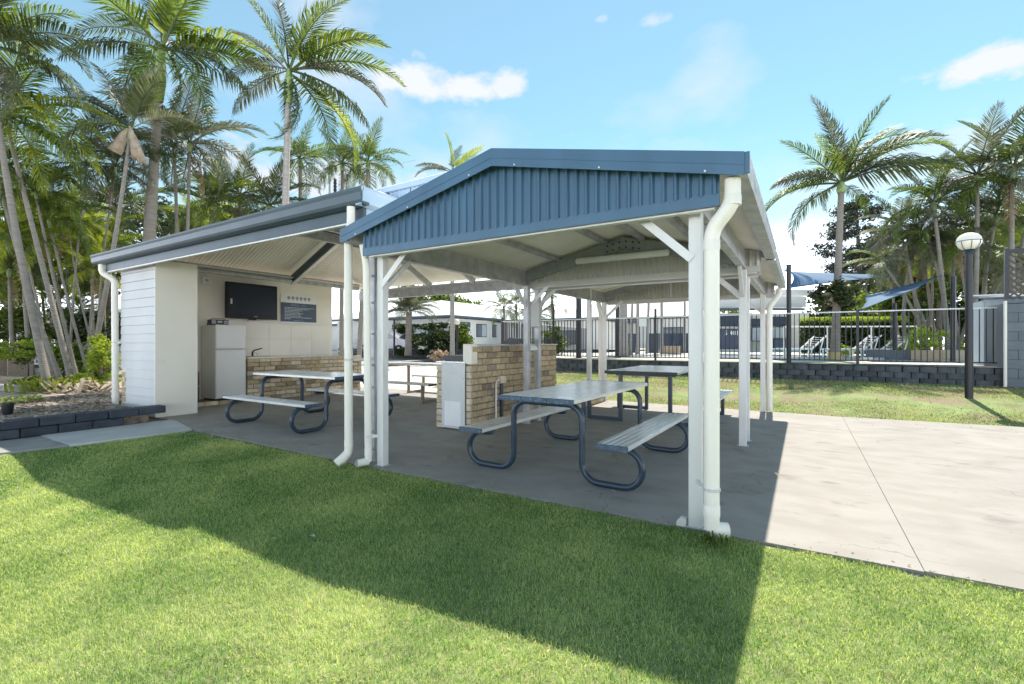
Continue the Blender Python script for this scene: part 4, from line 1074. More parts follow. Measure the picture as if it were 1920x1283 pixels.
def make_frond(bend, leaf_len, nleaf, seed, droop, vee=.35, wid=.032, gap=.0):
    """frond of unit length along +x, arching down by bend radians"""
    rr = random.Random(seed); N = 14; pts = []; p = Vector((0,0,0)); ang = 0
    for i in range(N+1):
        pts.append(p.copy()); a = -bend*(i/N)**1.6; p = p + Vector((math.cos(a),0,math.sin(a)))/N
    tw = rr.uniform(-.25,.25)
    def P(t):
        f = t*N; i = min(N-1,int(f)); return pts[i].lerp(pts[i+1], f-i), (pts[i+1]-pts[i]).normalized()
    mb = MB(); mb.tube(pts, [.011*(1-.85*i/N)+.001 for i in range(N+1)], 4)
    for k in range(nleaf):
        t = .14 + .86*(k+.5)/nleaf; q, T = P(t)
        sh = math.sin(math.pi*min(1,(.20+.80*(t-.14)/.86)**.8))**.55 if t < .98 else .3
        sh = max(sh, .25)
        for sg in (-1,1):
            if rr.random() < gap: continue
            S = Vector((0,sg,0)); Nn = T.cross(Vector((0,-1,0))); Nn = Nn if Nn.z > 0 else -Nn
            a = rad(68 - 42*t + rr.uniform(-7,7)); L = leaf_len*sh*rr.uniform(.85,1.1)
            d = (T*math.cos(a) + S*math.sin(a) + Nn*(vee + rr.uniform(-.15,.15))).normalized()
            w = wid*rr.uniform(.8,1.15)*(.6+.4*sh)
            wd = T*w*.5
            b0 = q; b1 = q + d*L*.5; d2 = (d + Vector((0,0,-1))*droop*rr.uniform(.6,1.3)).normalized(); b2 = b1 + d2*L*.5
            mb.add([b0-wd*.5, b0+wd*.5, b1+wd, b1-wd, b2],[(0,1,2,3),(3,2,4)])
    return mb
FR = {}
for key, mname in (('n','leaf'),('d','leafdark'),('y','leafyellow'),('g','leafgrey')):
    FR[key] = {
      'up':   [make_frond(.45,.27,66,s,.6,wid=.016).mesh('frond',M[mname]) for s in (1,2)],
      'arch': [make_frond(1.25,.28,70,s,1.0,wid=.016,gap=.03).mesh('frond',M[mname]) for s in (3,4,5)],
      'droop':[make_frond(1.9,.27,64,s,1.4,vee=.05,wid=.016,gap=.08).mesh('frond',M[mname]) for s in (6,7)],
      'fan':  [make_frond(.9,.28,60,s,2.0,vee=-.05,wid=.02,gap=.06).mesh('frond',M[mname]) for s in (8,9)]}
M['deadleaf'] = leafmat('dead_palm_leaf',(.16,.11,.06),(.34,.26,.16),.2,.7,tcol=(1.2,1,.7))
DEADF = make_frond(.8,.22,40,77,2.2,vee=-.2,wid=.018,gap=.15).mesh('frond', M['deadleaf'])
def orient(dirv, roll=0):
    x = Vector(dirv).normalized(); z0 = Vector((0,0,1))
    y = z0.cross(x)
    if y.length < .05: y = Vector((RX,RY,0)).cross(x)
    y.normalize(); z = x.cross(y)
    m = Matrix((x,y,z)).transposed().to_4x4() @ Matrix.Rotation(roll,4,'X')
    return m.to_euler()
def palm(label, bpos, cpos, r0, r1, flen, nf, seed, col='n', fr=None, shaft=.7, bark='bark', group=None, name='palm_tree', dead=0, lean=None, wind=None, dcol='d', elev=(-25,80)):
    rr = random.Random(seed); bpos = Vector(bpos); cpos = Vector(cpos)
    t = thing(name, label, 'palm tree', bpos, group=group)
    hgt = (cpos-bpos).length; n = max(8, int(hgt/.35)); pts=[]; rs=[]
    for i in range(n+1):
        q = i/n; p = bpos.lerp(cpos, q); bow = math.sin(math.pi*q)
        if lean: p += Vector(lean)*bow
        pts.append(p); rs.append(.82*(r0*(1-q)+r1*q)*(1+.30*math.exp(-q*hgt/.25))*(1+.04*(i%2)))
    MB().tube(pts, rs, 12).build('trunk', M[bark], t, smooth=True)
    top = pts[-1]; dirn = (pts[-1]-pts[-2]).normalized()
    st = top + dirn*shaft
    if shaft > .05: MB().tube([top, top+dirn*shaft*.3, top+dirn*shaft*.75, st], [r1*1.05,r1*1.35,r1*1.05,r1*.5], 12).build('crownshaft', M['crownshaft'], t, smooth=True)
    def add(dv, L, style, key):
        m = rr.choice(FR[key][style]); o = bpy.data.objects.new('frond', m); link(o, t)
        o.location = st - dirn*(.15*shaft*rr.random()) - base(t); o.scale = (L,L*rr.uniform(.9,1.1),L); o.rotation_euler = orient(dv, rr.uniform(-.3,.3))
    if fr:
        for (ang, L, dep, style, key) in fr:
            a = rad(ang); v = Vector((RX,RY,0))*math.cos(a) + Vector((0,0,1))*math.sin(a) + Vector((FX,FY,0))*dep
            add(v, L, style, key)
    if nf >= 8 and seed % 2:
        az = rr.uniform(0,6.28); o = bpy.data.objects.new('frond', DEADF); link(o, t); o['label'] = 'brown dead frond hanging down'
        o.location = st - dirn*.2 - base(t); o.scale = (flen*.8,)*3; o.rotation_euler = orient((math.cos(az)*.45,math.sin(az)*.45,-.9))
    for k in range(nf):
        az = 2*math.pi*(k*.381966 + rr.uniform(-.03,.03)); e = elev[1] - (elev[1]-elev[0])*((k+.5)/nf)**.8 + rr.uniform(-7,7)
        v = Vector((math.cos(az)*math.cos(rad(e)), math.sin(az)*math.cos(rad(e)), math.sin(rad(e))))
        if wind: v = (v + Vector((RX,RY,0))*wind).normalized()
        sty = 'up' if e > 50 else ('arch' if e > 5 else 'droop')
        add(v, flen*rr.uniform(.82,1.12), sty, rr.choice((col,col,dcol,col)))
    return t
def palm_px(label, ub, d, zb, uc, vc, r0, r1, flen, nf, seed, **k):
    """base on ground under pixel column ub, crown base at pixel (uc,vc), both at distance d"""
    b = at(ub, 643, d); b.z = zb; c = at(uc, vc, d)
    return palm(label, b, c, r0, r1, flen, nf, seed, **k)

def bpx(name,label,u,v,d,rx,rz,n,size,m,seed,**k):
    c = at(u,v,d); return bush(name,label,tuple(c),(rx,rx,rz),n,size,m,seed,**k)
# ------------------------------------------------------------------ left palms
GP = 'tall palms on the left'
palm_px('tallest palm with thick grey trunk rising behind the kitchen gutter', 262, 15.5, .15, 297, 190, .30, .13, 3.6, 6, 11, col='n', shaft=1.9, group=None, bark='bark', lean=(.0,0,0),
    fr=[(25,3.6,.1,'arch','y'),(8,3.9,.2,'arch','n'),(-12,4.1,-.2,'fan','d'),(-35,3.4,-.3,'arch','n'),(150,3.2,.1,'arch','d'),(172,3.2,-.2,'fan','d'),(200,3.0,.1,'droop','d'),(100,3.0,.2,'up','d'),(70,3.2,-.2,'up','y'),(125,3.2,-.3,'arch','n'),(45,3.4,-.4,'arch','n'),(-60,3.0,.2,'droop','d'),(235,2.6,.1,'droop','n')])
palm_px('wind blown palm with green shaft and yellow green fronds left of the picnic shelter', 527, 15, 0, 540, 195, .16, .105, 3.1, 0, 12, shaft=1.1, bark='barkpale',
    fr=[(78,2.9,.2,'up','d'),(95,2.9,0,'up','d'),(62,3.1,-.2,'arch','n'),(50,3.4,.2,'arch','y'),(38,3.5,-.1,'arch','n'),(24,3.8,.15,'arch','n'),(8,3.3,.1,'arch','g'),(-18,3.2,-.1,'fan','d'),(-30,3.6,.2,'arch','y'),(-42,3.3,-.2,'arch','n'),(-68,2.6,.1,'droop','d'),(135,2.6,.1,'up','g'),(160,2.4,.2,'arch','g'),(-80,2.0,-.2,'droop','n'),(195,2.4,.1,'fan','g'),(112,2.6,-.2,'up','n')])
palm_px('leaning palm with ringed trunk crossing the left garden, bright fronds at left edge', 137, 12.5, .18, 15, 245, .085, .055, 2.4, 6, 13, shaft=.5, col='y', lean=(-.1,0,.15),
    fr=[(18,3.1,.1,'arch','y'),(-8,3.1,-.1,'arch','y'),(-25,2.9,.2,'arch','n'),(40,2.7,-.3,'arch','n'),(5,2.9,-.4,'arch','y'),(-40,2.6,-.2,'arch','y'),(-15,3.0,-.3,'fan','n')])
t_ = palm_px('slim palm leaning right with brown dead sheaths hanging below its crown', 163, 13, .18, 243, 262, .085, .05, 2.2, 3, 14, shaft=.35, col='d', lean=(.2,0,0),
    fr=[(140,2.8,0,'arch','d'),(118,2.7,.2,'up','g'),(90,2.0,.2,'up','g'),(150,2.2,.3,'arch','d'),(60,1.9,-.2,'up','g'),(30,1.8,.1,'arch','g')])
top = at(243,238,13)
for (du,dv,w) in ((-28,18,.22),(16,30,.2),(24,36,.15)):
    e_ = at(243+du, 245+dv+22, 13); pts = [top, top.lerp(e_,.35)+Vector((0,0,.03)), e_]
    MB().tube(pts, [.03, w*.45, w*.75], 8).build('dead_sheath', M['dead'], t_, smooth=True)
palm_px('palm with drooping dark fronds filling the upper left corner', 92, 11.5, .18, -20, 120, .10, .07, 2.6, 5, 15, shaft=.5, col='d', lean=(-.3,0,0),
    fr=[(20,2.9,.1,'arch','d'),(5,3.0,-.1,'arch','d'),(-10,2.9,.1,'arch','d'),(45,2.4,.1,'arch','n'),(-40,2.2,0,'droop','g'),(-60,2.0,.2,'droop','g'),(70,2.0,0,'up','n')])
RS = .58
specs = [ # ub, d, uc, vc, r, flen, col
 (118,12.8,-5,330,.12,1.9,'y'),(108,13.6,40,470,.12,1.6,'y'),(148,13.4,70,380,.10,1.8,'n'),(170,14.0,95,430,.09,1.7,'n'),(128,14.5,160,330,.08,1.9,'d'),
 (182,15,215,330,.08,1.8,'g'),(100,15,20,380,.09,1.9,'d'),(190,16,130,440,.07,1.7,'y'),(325,17,327,290,.11,2.6,'g'),(346,16.5,356,285,.10,2.5,'g'),
 (62,17,45,470,.12,2.0,'n'),(28,17,18,520,.12,1.8,'d'),(205,18,200,480,.07,1.8,'n'),(155,17,175,520,.07,1.6,'y'),(85,18,110,500,.07,1.8,'d')]
labs = ['ringed palm trunk forking far left with bright low fronds at the picture edge','short stout palm leaning left with bleached frond bases','middle palm of the left garden clump leaning left above the shrubs','slender palm behind the leaning clump in the left garden','dark crowned slender palm behind the left garden clump',
 'thin palm with dry grey fronds just left of the tallest trunk','dark palm at far left behind the forked trunk','small yellow green palm near the boarded block corner','grey fronded palm just right of the tallest trunk','paler of the twin grey fronded palms right of the tallest trunk',
 'pale trunked palm in front of the grey house at left','palm at the far left edge before the grey house','thin palm behind the corner downpipe','thin yellowish palm between garden clump and blue trimmed house','thin dark palm behind the leaning clump']
for k,(s_,lb) in enumerate(zip(specs,labs)):
    ub,d,uc,vc,r0,fl,cc = s_; r0 *= RS if d < 16.2 else .8
    palm_px(lb, ub, d, .16 if d<17 else 0, uc, vc, r0, r0*.62, fl, 13, 30+k, col=cc, shaft=.35, dcol='n' if cc!='g' else 'd', lean=(random.uniform(-.12,.12),random.uniform(-.1,.1),0), elev=(-30,75))
# extra thin stems of the cane clump
palm_names = ['thin cane palm stem in the left garden, shorter one near its foot']
# low bushy palms on the horizon behind kitchen roof
low = [(395,19,400,395,'n',2.4,'dark bushy palm rising over the kitchen roof right of the twin palms'),(445,20,450,380,'n',2.4,'bushy palm over the middle of the kitchen roof'),(500,19,505,400,'d',2.1,'dark palm over the kitchen roof beside the wind blown trunk'),
 (205,20,215,400,'d',2.6,'dark palm crown left of the thick trunk above the gutter end'),(565,20,563,312,'n',1.9,'small palm with bare stem right of the wind blown trunk'),(640,22,642,320,'n',2.0,'small palm among wires left of the picnic shelter'),
 (672,21,690,318,'n',2.2,'small leaning palm nearest the picnic shelter roof'),(380,23,372,420,'y',2.2,'light green low palm peeping over the kitchen gutter'),(250,22,180,450,'y',2.2,'yellow green palm over the boarded block corner')]
for k,(ub,d,uc,vc,cc,fl,lb) in enumerate(low):
    palm_px(lb, ub, d, 0, uc, vc, .13, .085, fl, 15, 60+k, col=cc, shaft=.35, elev=(-25,75))
# royal palm trunk seen under the kitchen roof, crown above the shelter gable
palm_px('tall pale palm trunk beyond the kitchen, yellow fronds over the shelter roof', 848, 30, .1, 848, 350, .19, .13, 3.2, 0, 80, bark='barkpale', shaft=1.0,
   fr=[(92,2.6,0,'up','y'),(50,2.7,.1,'up','y'),(42,2.4,-.2,'up','y'),(150,2.6,.1,'fan','g'),(165,2.5,-.2,'arch','g'),(80,2.2,.2,'up','n'),(20,2.3,.3,'arch','g')])

def canopy_tree(label, b, h, rad_, n, size, m, seed, trunk_r=.15, group=None, clumps=26, hollow=.3, squash=.8, name='tree'):
    t = thing(name, label, 'tree', b, group=group); rr = random.Random(seed)
    c = (b[0], b[1], b[2]+h-rad_*squash)
    tr = MB(); tr.tube([b, (b[0]+rr.uniform(-.2,.2), b[1], b[2]+h*.5), c], [trunk_r, trunk_r*.7, trunk_r*.3], 8)
    for k in range(6):
        a = rr.uniform(0,6.28); tr.tube([(b[0],b[1],b[2]+h*.45), (b[0]+math.cos(a)*rad_*.6, b[1]+math.sin(a)*rad_*.6, c[2]+rr.uniform(-.3,.4)*rad_)], [trunk_r*.5,.03], 6)
    tr.build('trunk', M['treebark'], t, smooth=True)
    leaf_cloud(c, (rad_,rad_,rad_*squash), n, size, seed, clumps, hollow=hollow).build('crown', m, t)
    return t
def tree_px(label, u, vtop, d, zb, rpx, n, size, m, seed, **k):
    b = at(u, 643, d); b.z = zb; tp = at(u, vtop, d)
    return canopy_tree(label, tuple(b), tp.z-zb, rpx/882*d, n, size, m, seed, **k)
tree_px('leafy green tree behind the left palm clump', 110, 400, 24, 0, 95, 6000, .26, M['bush'], 101)
tree_px('leafy tree behind the boarded block, left of the kitchen gutter', 205, 440, 22, 0, 70, 5000, .22, M['bush'], 102)
tree_px('dark green tree at the far left edge', 10, 430, 26, 0, 80, 5000, .26, M['bushdark'], 103)
tree_px('dark tree behind the kitchen roof middle', 420, 385, 26, 0, 90, 6000, .26, M['bushdark'], 104)
tree_px('dark tree behind the kitchen roof, under the wind blown palm', 300, 385, 27, 0, 80, 5000, .26, M['bushdark'], 105)
for k,(ub,d,uc,vc,fl,cc,lb) in enumerate([(30,19,25,560,1.6,'y','low bushy yellow palm before the grey house at left'),(150,19,150,590,1.4,'n','low bushy palm between the garden trunks and far house'),(200,19.5,190,540,1.5,'d','dark low palm beside the corner downpipe'),(95,20,80,560,1.6,'n','low green palm in the gap between leaning trunks'),(175,17.5,172,470,1.8,'n','mid height palm crown behind the leaning right trunk'),(60,18.5,60,420,2.0,'y','mid height yellowish palm crown at far left'),(130,19.5,125,440,2.0,'d','mid height dark palm crown behind garden trunks')]):
    palm_px(lb, ub, d, 0, uc, vc, .07, .05, fl, 16, 400+k, col=cc, shaft=.25, dcol='n', elev=(-30,80))
# left garden shrubs
bpx('shrub','leafy green shrub mass behind the low left garden shrubs',60,610,18.5,1.5,.9,6500,.13,M['bush'],125)
bpx('shrub','dark green shrub mass behind the boarded block shrub',185,620,18.5,1.0,.8,5000,.13,M['bushdark'],126)
bpx('shrub','bright yellow green shrub against the boarded block downpipe',190,668,12.5,.42,.50,3600,.07,M['bushyellow'],120)
bpx('shrub','round green shrub behind the leaning trunks',78,660,15,.55,.5,3200,.08,M['bush'],121)
bpx('shrub','flat yellow green shrub at the far left by the bench',25,655,13.5,.75,.25,3000,.07,M['bushyellow'],122)
bpx('shrub','green shrub between the trunks of the garden clump',125,670,15,.5,.45,2500,.08,M['bush'],123)
bpx('shrub','low leafy green plant between bromeliads and stone edging',62,718,11.8,.4,.16,1800,.07,M['bush'],127)
bpx('shrub','low bright fern right of the dead leaf bases',178,712,12.6,.45,.2,2200,.07,M['bushyellow'],128)
bpx('shrub','low green ground plant behind the leaning trunks',150,695,14.2,.7,.25,2600,.08,M['bush'],129)
bpx('shrub','small grey green grassy plant in the mulch',42,752,9.2,.35,.10,2200,.05,M['grassdry'],124, stem=False)
# spiky clump at the foot of the palms: strap leaves and dark boots
c = at(98,722,11.3)
t = thing('bromeliad_clump','spiky bright green bromeliads at the foot of the leaning palms','plant',(c.x,c.y,.19))
mb = MB(); rr = random.Random(5)
for k in range(230):
    cx, cy = c.x+rr.gauss(0,.28), c.y+rr.gauss(0,.28); a = rr.uniform(0,6.28); L = rr.uniform(.3,.62); e = rr.uniform(.4,1.3); w = .026
    p0 = Vector((cx,cy,.2)); d1 = Vector((math.cos(a)*math.cos(e),math.sin(a)*math.cos(e),math.sin(e))); p1 = p0+d1*L*.6; p2 = p1+(d1+Vector((0,0,-.9))).normalized()*L*.45; s_ = Vector((-math.sin(a),math.cos(a),0))*w
    mb.add([p0-s_,p0+s_,p1+s_,p1-s_,p2],[(0,1,2,3),(3,2,4)])
mb.build('strap_leaf', M['leafyellow'], t)
t = thing('dead_fronds','pile of dark dead leaf bases round the foot of the palms','plant debris',(c.x+.6,c.y+.2,.19))
mb = MB()
for k in range(120):
    cx, cy = c.x+.55+rr.gauss(0,.42), c.y+.3+rr.gauss(0,.3); a = rr.uniform(0,6.28); e = rr.uniform(.1,1.0); L = rr.uniform(.2,.4)
    p0 = Vector((cx,cy,.19)); p1 = p0+Vector((math.cos(a)*math.cos(e),math.sin(a)*math.cos(e),math.sin(e)))*L
    mb.bar(p0,p1,.07,.02)
mb.build('leaf_base', M['dead'], t)
# mulch chips, one mass
rg = np.random.default_rng(9); n = 9000
P = np.stack([rg.uniform(-14,-9.7,n), rg.uniform(-1.5,6.5,n), np.full(n,.192)],1); P = P[(P[:,0]>-13.8)&~((P[:,0]>-11.55)&(P[:,1]>3.55))]; n=len(P)
a = rg.uniform(0,6.28,n); L = rg.uniform(.015,.05,n); W = rg.uniform(.006,.016,n); tl = rg.uniform(-.02,.02,n)
dx,dy = np.cos(a)*L,np.sin(a)*L; sx,sy = -np.sin(a)*W,np.cos(a)*W
V = np.stack([P+np.stack([-dx-sx,-dy-sy,-tl*0],1),P+np.stack([dx-sx,dy-sy,np.abs(tl)],1),P+np.stack([dx+sx,dy+sy,np.abs(tl)+.008],1),P+np.stack([-dx+sx,-dy+sy,np.full(n,.008)],1)],1).reshape(-1,3)
mb = MB(); mb.v=[tuple(v) for v in V.tolist()]; mb.f=[(4*i,4*i+1,4*i+2,4*i+3) for i in range(n)]
chip = leafmat('bark_chip',(.16,.11,.075),(.5,.42,.33),0.02,.9,tcol=(1,1,1),rnd=0)
o = mb.build('mulch_chips', chip, None); tag(o,'bark chips scattered over the left garden bed','mulch',kind='stuff')
# low pale stone edging and timber sleepers further back
t = thing('stone_edging','row of pale stone blocks edging the far side of the left garden','edging',(-16.9,3.0,.19))
for k in range(8): inst('block', MB().cbox(-.19,.19,-.1,.1,0,.16,.02).mesh('block',M['concrete_old']) if k==0 else t.children[0].data, t, (-18.4+k*.40, 2.75+k*.085+.02*math.sin(k*3), .19), .21)
t = thing('timber_sleeper','brown timber sleeper behind the pale stone edging','edging',(-18,3.7,.19))
MB().bar((-20,3.3,.32),(-16.2,4.2,.32),.14,.24).build('beam', M['timber'], t)
# bucket at left edge
c = at(14,776,7.6)
t = thing('planter_pot','grey plastic pot at the far left edge of the garden','pot',(c.x,c.y,.19))
MB().lathe([(0,.0),(.06,.0),(.08,.17),(.088,.17),(.088,.19),(.072,.19),(.055,.03),(0,.03)],(c.x,c.y,.19),20).build('pot', M['darkmetal'], t, smooth='auto')
# small bench/table & bollard left far
c = at(30,705,16)
t = thing('garden_bench','weathered timber table and bench among shrubs at far left','bench',(c.x,c.y,0))
for (dz,dw,zz) in ((0,.35,.95),(.6,.15,.55)):
    MB().box(c.x-.6,c.x+.6,c.y-dw-dz,c.y+dw-dz,zz-.05,zz).build('plank', M['timber'], t)
for sx in (-.5,.5): MB().box(c.x+sx-.04,c.x+sx+.04,c.y-.3,c.y+.3,.1,.9).build('leg', M['timber'], t)
b = at(53,715,15.5)
t = thing('bollard','thin black metal stake beside the far left shrubs','post',(b.x,b.y,.15)); MB().cyl((b.x,b.y,.1),(b.x,b.y,1.45),.025,n=8).build('shaft',M['darkmetal'],t)

# ------------------------------------------------------------------ far houses
def house(label, corner, wx, wy, z0, zeave, rise, over=.5, m='render', roofm='roofwhite', wins=(), name='house'):
    """corner = nearest corner (max x, min y); walls run -x by wx and +y by wy"""
    x1,y0 = corner; x0=x1-wx; y1=y0+wy
    t = thing(name, label, 'house', ((x0+x1)/2,(y0+y1)/2,z0))
    MB().box(x0,x1,y0,y1,z0,zeave).build('wall', M[m], t)
    mb = MB(); e=over; m_ = min(wx,wy)/2+e; 
    a=(x0-e,y0-e,zeave+.18); b=(x1+e,y0-e,zeave+.18); c=(x1+e,y1+e,zeave+.18); d=(x0-e,y1+e,zeave+.18)
    if wx > wy: r1=(x0-e+m_,(y0+y1)/2,zeave+rise); r2=(x1+e-m_,(y0+y1)/2,zeave+rise); mb.add([a,b,c,d,r1,r2],[(0,1,5,4),(1,2,5),(2,3,4,5),(3,0,4),(0,3,2,1)])
    else: r1=((x0+x1)/2,y0-e+m_,zeave+rise); r2=((x0+x1)/2,y1+e-m_,zeave+rise); mb.add([a,b,c,d,r1,r2],[(0,1,4),(1,2,5,4),(2,3,5),(3,0,4,5),(0,3,2,1)])
    mb.build('roof', M[roofm], t)
    f = MB(); f.box(x0-e-.06,x1+e+.06,y0-e-.08,y0-e,zeave+.02,zeave+.22); f.box(x1+e,x1+e+.08,y0-e,y1+e,zeave+.02,zeave+.22); f.build('gutter', M['bluegrey'], t)
    for (face, p, w, za, zb) in wins:   # face 'x' : on +x wall at y=p ; 'y': on front wall at x=p
        if face=='x':
            fo = MB().box(x1,x1+.05,p,p+w,za,zb).build('window', M['darkmetal'], t)
            MB().box(x1+.052,x1+.06,p+.06,p+w*.5-.02,za+.06,zb-.06).build('pane', M['curtain'], fo); MB().box(x1+.052,x1+.06,p+w*.5+.02,p+w-.06,za+.06,zb-.06).build('pane', M['paleblue'], fo)
        else:
            fo = MB().box(p,p+w,y0-.05,y0,za,zb).build('window', M['darkmetal'], t)
            MB().box(p+.06,p+w*.5-.02,y0-.06,y0-.052,za+.06,zb-.06).build('pane', M['glass'], fo); MB().box(p+w*.5+.02,p+w-.06,y0-.06,y0-.052,za+.06,zb-.06).build('pane', M['curtain'], fo)
    return t
c = at(845,643,38); yb = lambda u: (c.x/(FX+(u-960)/882*RX))*(FY+(u-960)/882*RY)
xb = lambda u: (c.y/(FY+(u-960)/882*RY))*(FX+(u-960)/882*RX)
hs = house('white reception house with pale hipped roof and blue gutters seen through the shelter', (c.x,c.y), 14, 22, .6, 3.35, 2.3, wins=[('x',yb(893),yb(912)-yb(893),1.85,3.0),('x',yb(923),yb(935)-yb(923),1.85,3.0),('x',yb(952),1.5,1.85,3.0),('y',xb(803),xb(824)-xb(803),2.0,3.0)])
c0 = Vector((c.x+.06, (yb(864)+yb(881))/2, 2.85))
t = thing('reception_sign','navy reception sign on the side wall of the white house','sign',(c.x+.05,c0.y,2.3))
MB().cbox(c.x+.01,c.x+.06,yb(863),yb(881),2.35,3.1,.005).build('board', M['signnavy'], t)
inst('lettering', text_mesh('Reception', .36, M['signwhite']), t, (c.x+.064, c0.y, 2.6), rot=(math.pi/2,0,math.pi/2))
inst('emblem', MB().lathe([(0,0),(.12,0),(.12,.01),(0,.01)],(0,0,0),16).mesh('emblem',M['inkblue']), t, (c.x+.06, c0.y, 2.92), rot=(0,math.pi/2,0))
c = at(757,643,44)
house('white house wing with dark window at the left of the reception house', (c.x,c.y), 16, 8, .6, 3.1, 1.7, wins=[('y',c.x-3.4,2.6,1.5,2.7)])
c = at(128,643,30)
house('grey walled house with pale roof behind the left palms', (c.x,c.y), 13, 9, 0, 3.0, 2.0, m='housebrick', wins=[('y',c.x-2.4,1.2,1.0,2.2),('y',c.x-9,1.6,1.3,2.2)])
c = at(290,643,27)
house('low house with blue gutter and dark verandah behind the boarded block', (c.x,c.y), 9, 8, 0, 3.15, 1.6, m='curtain', wins=[('y',c.x-6,1.5,.8,2.4)])
# wall of the upper level across the road, hedge, small pillar
c1 = at(725,643,34); 
t = thing('boundary_wall','low blue grey rubble block wall across the driveway','wall',(c1.x,c1.y,0))
w0 = at(640,643,36); w1 = at(900,643,32)
def barwall(t, a, b, z0, z1, w, bl=.45, bh=.15):
    d = Vector((b.x-a.x,b.y-a.y,0)); L = d.length; d.normalize(); ang = math.atan2(d.y,d.x)
    me = MB().cbox(-bl/2+.01,bl/2-.01,-w/2,w/2,-bh/2+.008,bh/2-.008,.02).mesh('block', M['block']); rr = random.Random(2)
    for k in range(int((z1-z0)/bh)):
        x = (k%2)*bl/2
        while x < L:
            p = a + d*x; inst('block', me, t, (p.x+rr.uniform(-.02,.02),p.y+rr.uniform(-.02,.02), z0+bh*(k+.5)), ang+rr.uniform(-.04,.04)); x += bl
barwall(t, w0, w1, .18, .93, .3)
struct(MB().prism([(-9.5,30.02),(-9.5,120),(-120,120),(-120,30.02)],'z',-.09,.55), 'upper_ground', M['terrace'])
struct(MB().prism([(-9.5,19),(-30,19),(-60,19),(-60,30),(-9.6,30)],'z',-.011,-.004), 'road', M['road'])
bpx('hedge','clipped hedge of mixed green in front of the reception house',815,638,34,2.0,1.1,16000,.2,M['bushdark'],140,cat='hedge',shape='box',clumps=60)
bpx('hedge','rounder yellow topped hedge right of the pale palm trunk',866,636,33.5,.8,1.0,8000,.18,M['bush'],141,cat='hedge')
bpx('shrub','dry pinkish shrub at the foot of the pale palm trunk',822,668,31,.6,.45,1800,.12,leafmat('dry_leaf',(.35,.24,.16),(.6,.5,.38),.3,tcol=(1.1,1,.8)),142)
c = at(793,643,33)
t = thing('gate_pillar','small white tapered pillar in front of the hedge','pillar',(c.x,c.y,.9))
MB().prism([(c.x-.28,.9),(c.x+.28,.9),(c.x+.24,1.05),(c.x+.17,1.5),(c.x-.17,1.5),(c.x-.24,1.05)],'y',c.y-.2,c.y+.2).build('shaft',M['render'],t)
MB().box(c.x-.2,c.x+.2,c.y-.22,c.y+.22,1.5,1.56).build('cap',M['render'],t)
c = at(857,643,31)
t = thing('lamp_post','dark lamp post with round white globe before the reception house','lamp',(c.x,c.y,0))
MB().cyl((c.x,c.y,0),(c.x,c.y,2.55),.085,n=10).build('post',M['darkmetal'],t)
MB().lathe([(0,-.2),(.12,-.17),(.2,0),(.12,.17),(0,.2)],(c.x,c.y,2.72),16).build('globe',M['lampglobe'],t,smooth=True)
# date palm (pineapple trunk) 
palm_px('stout date palm with upright spiky fronds, seen between the front left posts', 765, 31, .5, 767, 585, .25, .24, 2.3, 26, 150, col='g', shaft=.05, dcol='g', elev=(0,85))
b = at(739,643,32)
t = thing('gate_post','tall thin black post beside the stout date palm','post',(b.x,b.y,.5)); MB().cyl((b.x,b.y,.5),(b.x,b.y,2.9),.07,n=8).build('shaft',M['darkmetal'],t)
# parked car behind palm
def car(label, c, rot, m):
    t = thing('parked_car', label, 'car', (0,0,0))
    prof = [(-2.2,.35),(-2.25,.75),(-2.1,1.0),(-1.5,1.08),(-.9,1.5),(.7,1.55),(1.4,1.1),(2.1,1.0),(2.25,.7),(2.2,.35)]
    MB().prism(prof,'y',-.85,.85).build('body',m,t)
    MB().prism([(-1.35,1.1),(-.85,1.46),(.65,1.5),(1.2,1.12)],'y',-.86,.86).build('windows',M['glass'],t)
    for sx in (-1.35,1.35):
        for sy in (-.8,.8):
            w = MB().cyl((sx,sy-.1,.32),(sx,sy+.1,.32),.32,n=16).build('wheel',M['rubber'],t,smooth='auto')
            MB().cyl((sx,sy-.11,.32),(sx,sy+.11,.32),.18,n=12).build('rim',M['carpaint'],w)
    MB().box(-2.27,-2.22,-.8,-.5,.65,.8).build('headlight',M['plasticw'],t); MB().box(-2.27,-2.22,.5,.8,.65,.8).build('headlight',M['plasticw'],t)
    t.location=c; t.rotation_euler=(0,0,rot); return t
c = at(720,643,37); car('silver car behind the black post left of the date palm',(c.x,c.y,.55),A,M['carpaint'])
c = at(778,643,38); car('dark car partly hidden behind the date palm trunk',(c.x,c.y,.55),A+.3,M['carnavy'])
tree_px('pale green tree beyond the reception house roof, left', 790, 535, 60, .5, 45, 3500, .5, M['bush'], 160)
tree_px('thin leafy tree above the reception roof', 822, 545, 62, .5, 35, 2500, .5, M['bush'], 161)
tree_px('small rounded tree above the reception roof end', 885, 562, 60, .5, 28, 2200, .45, M['bush'], 162)
for k,(u,v,d,fl,lb) in enumerate([(945,585,30,1.7,'slim palm left of the middle shelter posts beyond the fence'),(968,580,28,1.7,'slim palm just beyond the middle shelter posts'),(1012,600,26,1.5,'low palm right of the middle shelter posts'),(1035,560,27,1.9,'palm whose fronds hang in front of the white sky, left of the rear posts')]):
    palm_px(lb,u+3,d,.5,u,v,.1,.07,fl,12,170+k,col='g',dcol='n',shaft=.3)
# pieces over the fence between the posts
bpx('shrub','green shrub behind the left end of the pool fence',1030,640,17,.55,.5,3000,.09,M['bush'],180)
